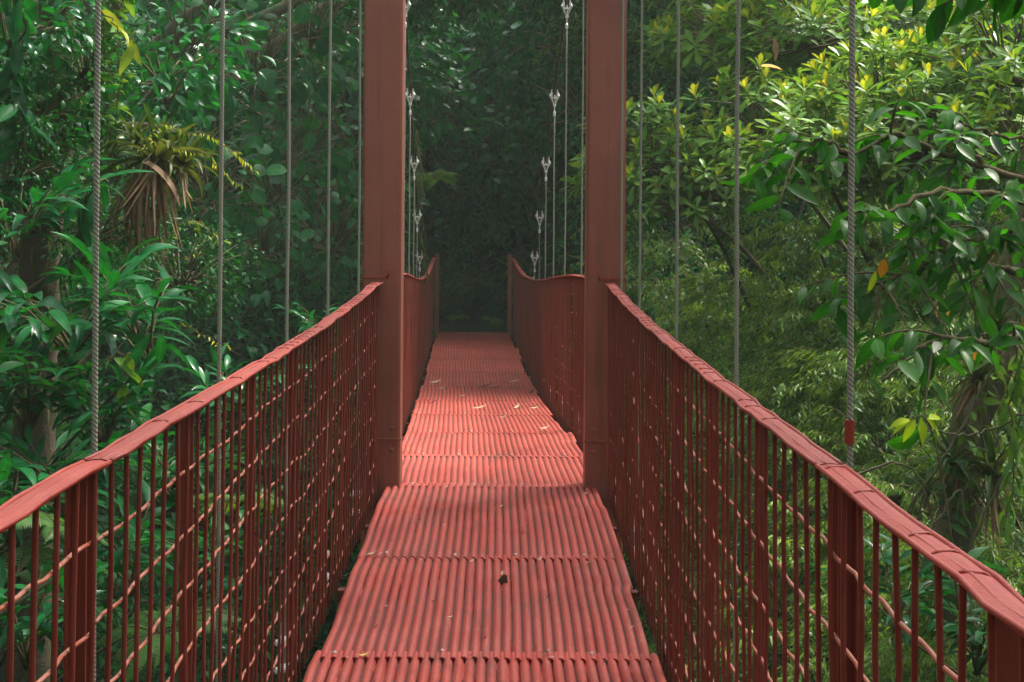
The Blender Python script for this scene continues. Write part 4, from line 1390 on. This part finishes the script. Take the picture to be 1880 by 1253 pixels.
# thin lianas about it
LI = [([(1640, 1000), (1690, 900), (1740, 830), (1800, 720), (1850, 640)], 'liana slanting up to the mossy right trunk'), ([(1560, 880), (1640, 850), (1690, 880), (1700, 930)], 'pale looping liana left of the mossy right trunk'),
      ([(1880, 760), (1820, 790), (1760, 800), (1700, 790)], 'thin liana crossing in front of the mossy right trunk'), ([(1760, 1060), (1800, 960), (1850, 860), (1890, 700)], 'liana rising to the right edge beside the mossy trunk'),
      ([(1690, 1000), (1730, 940), (1760, 900), (1775, 960), (1800, 1010)], 'hooked dry root below the right bromeliads'), ([(1620, 700), (1700, 640), (1790, 610), (1880, 640)], 'dark liana under the drooping bough')]
for i, (L_, lb) in enumerate(LI):
    ln = poly(L_, 8.3 - .05 * i, 22)
    b0 = ln[0].copy()
    m = MB()
    m.tube(ln + np.random.default_rng(i).normal(0, .006, ln.shape), np.linspace(.009, .005, 22), 6)
    tag(rel(m, b0).build('liana', M['barkpale'], None, True, b0), lb, 'liana', 'lianas at the right trunk')

# lime sprig, orange leaves
g_ = np.random.default_rng(43)
b0 = at(1760, 1120, 5.5)
root = empty('sapling_sprig', b0)
tag(root, 'bright lime-green sprig of young leaves above the right railing', 'plant')
ln = poly([(1760, 1120), (1745, 980), (1725, 850), (1700, 768), (1670, 772)], 5.5, 20)
m = MB()
m.tube(ln, np.linspace(.006, .002, 20), 5)
rel(m, b0).build('stem', M['twig'], root)
f = MB()
tips = [at(1700, 768, 5.5), at(1690, 768, 5.5), at(1680, 770, 5.5), at(1672, 772, 5.5), at(1705, 770, 5.5), at(1676, 770, 5.5)]
dirs = [(.6, 0, -.5), (.1, -.3, -1), (-.5, -.3, -.75), (-1, 0, -.1), (.45, .3, .1), (-.9, .2, -.45)]
f.leaves(tips, np.array(dirs, float), np.array([(.2, -.5, .8)] * 6), [.085, .105, .10, .09, .08, .10], [.042, .042, .038, .042, .042, .038], g_.uniform(0, 1, 6), LAN, [.5, .3, .6, .8, .5, .7], .25, 6)
rel(f, b0).build('leaves', M['lime'], root)


def single_leaf(px, py, Y, L, W, D, N, mat, prof, label, name='withered_leaf', cat='leaf', droop=.4, group=None, back=.35):
    """a leaf on a thin stalk running back into the foliage behind"""
    c = at(px, py, Y)
    root = empty(name, c)
    tag(root, label, cat, group)
    D = norm(np.array(D, float))
    f = MB()
    f.leaves([-D * L / 2], D, np.array(N, float), L, W, .5, prof, droop, .2, 8)
    f.build('blade', M[mat], root)
    m = MB()
    p0 = -D * L / 2
    m.tube([p0, p0 + np.array((.02, back * .4, .05)), p0 + np.array((.05, back, -.02))], .004, 5)
    m.build('stalk', M['twig'], root)
    return root


single_leaf(1418, 122, 12.4, .19, .12, (1, .1, .05), (-.1, -.35, 1), 'orange', RND, 'orange leaf caught flat in the leafy tree at the upper right', back=1.0)
single_leaf(1425, 92, 12.6, .21, .075, (.2, 0, -1), (.6, -1, .2), 'dead', LAN, 'brown dead leaf hanging just above the flat orange leaf', back=1.0)
single_leaf(1621, 493, 6.35, .085, .05, (-.1, 0, -1), (.2, -1, .2), 'orange', ELL, 'orange leaf hanging below the dark bough by the thick right rope', back=.2)
single_leaf(1602, 520, 6.35, .11, .035, (-.25, 0, -1), (.4, -1, .2), 'lime', LAN, 'yellow-green leaf hanging beside the orange one under the dark bough', back=.2)
single_leaf(1722, 572, 7.5, .06, .03, (.1, 0, -1), (.3, -1, .2), 'yellowleaf', ELL, 'left one of two small yellow leaves hanging on the right', back=.3)
single_leaf(1742, 577, 7.5, .055, .028, (.3, 0, -1), (-.3, -1, .2), 'yellowleaf', ELL, 'right one of two small yellow leaves hanging on the right', back=.3)
single_leaf(1790, 652, 7.6, .06, .03, (.2, 0, -1), (.3, -1, .2), 'orange', ELL, 'pinkish orange leaf in front of the mossy right trunk', back=.3)
single_leaf(312, 318, 8.2, .34, .055, (.85, -.25, -.35), (.3, -.4, 1), 'dead', STR, 'long dry brown leaf arching out of the left bromeliad clump', droop=1.1, back=.15)

# ------------------------------------------------------------------ leaves fallen on the deck
def fallen(px, py, L, W, mat, prof, az, label, curl=.6, tilt=0.0, group=None, name='fallen_leaf', cat='leaf', nseg=6, N=(0, 0, -1)):
    # find where the view line meets the deck
    Y = 3.0
    while Y < 23:
        c = at(px, py, Y)
        if c[2] < deckz(Y) + .015:
            break
        Y += .01
    c[2] = float(deckz(c[1])) + .030
    D = np.array((math.cos(az), math.sin(az), tilt))
    f = MB()
    f.leaves([(-L / 2 * math.cos(az), -L / 2 * math.sin(az), 0)], D, np.array(N, float) + .01, L, W, .5, prof, curl, .35, nseg)
    o = f.build(name, M[mat], None, True, c)
    return tag(o, label, cat, group)


fallen(926, 1076, .056, .052, 'darkleaf', ELL, -.1, 'dark curled leaf standing up in the middle of the deck', 1.2, .12, N=(0, 1, -.5))
fallen(922, 1062, .022, .014, 'paleleaf', ELL, 1.2, 'small pale fragment resting on the dark curled leaf', .6, .6)
fallen(668, 1210, .040, .022, 'yellowleaf', ELL, .15, 'yellow leaf lying on the deck seam at the lower left', .5)
fallen(684, 1024, .055, .018, 'paleleaf', LAN, .05, 'pale dry leaf on the deck seam left of the middle', .7)
fallen(700, 1024, .03, .012, 'paleleaf', LAN, -.5, 'shorter pale dry leaf touching the one on the left of the seam', .7)
fallen(1003, 1206, .06, .010, 'darkleaf', LAN, .15, 'thin dark twig-like leaf on the lower right seam', .3)
fallen(882, 752, .15, .045, 'paleleaf', ELL, .1, 'tan leaf lying alone in the sunlit patch beyond the towers', .5)
fallen(890, 712, .17, .06, 'darkleaf', ELL, .1, 'dark leaf in the middle of the shaded line of leaves beyond the sunlit patch', .5)
fallen(912, 714, .14, .05, 'darkleaf', ELL, -.3, 'dark leaf to the right in the shaded line of leaves', .5)
fallen(800, 704, .15, .06, 'paleleaf', ELL, .4, 'pale leaf at the left edge of the far deck', .5)
fallen(945, 703, .16, .06, 'paleleaf', ELL, -.2, 'pale brown leaf right of the dark ones on the far deck', .5)
for i, (px, py) in enumerate([(795, 744), (975, 724), (952, 733), (982, 752), (948, 751), (812, 716), (797, 1111), (825, 1141), (710, 1121), (1075, 912), (865, 1212), (1015, 1215), (1160, 1161), (1006, 1104), (815, 970), (770, 960), (1150, 1128), (775, 1036), (866, 1037), (992, 1034), (640, 1216), (635, 1065), (920, 935), (850, 730), (925, 770), (1000, 790), (830, 800), (905, 840), (770, 835), (985, 850), (1040, 870), (820, 900), (960, 985), (720, 1000), (890, 1180), (1080, 1040), (690, 1160), (1110, 1225)]):
    big = py < 800
    fallen(px, py, .09 if big else random.uniform(.018, .034), .04 if big else .012, random.choice(['paleleaf', 'darkleaf', 'paleleaf']), ELL, random.uniform(-1, 1),
           'small scrap of dry leaf scattered on the red deck', random.uniform(.3, 1.2), group='leaf scraps on the deck', nseg=4)

# ------------------------------------------------------------------ mist hanging in the ravine
hz, nt, ns, ls, bs = nodes('ravine mist')
ns.remove(bs)
pv = ns.new('ShaderNodeVolumePrincipled')
pv.inputs['Color'].default_value = (.78, .95, .80, 1)
pv.inputs['Density'].default_value = .0017
ls.new(pv.outputs[0], ns['Material Output'].inputs['Volume'])
h = MB().box((-300, -300, -9.5), (310, 330, 45)).build('haze', hz, smooth=False)
tag(h, kind='stuff')
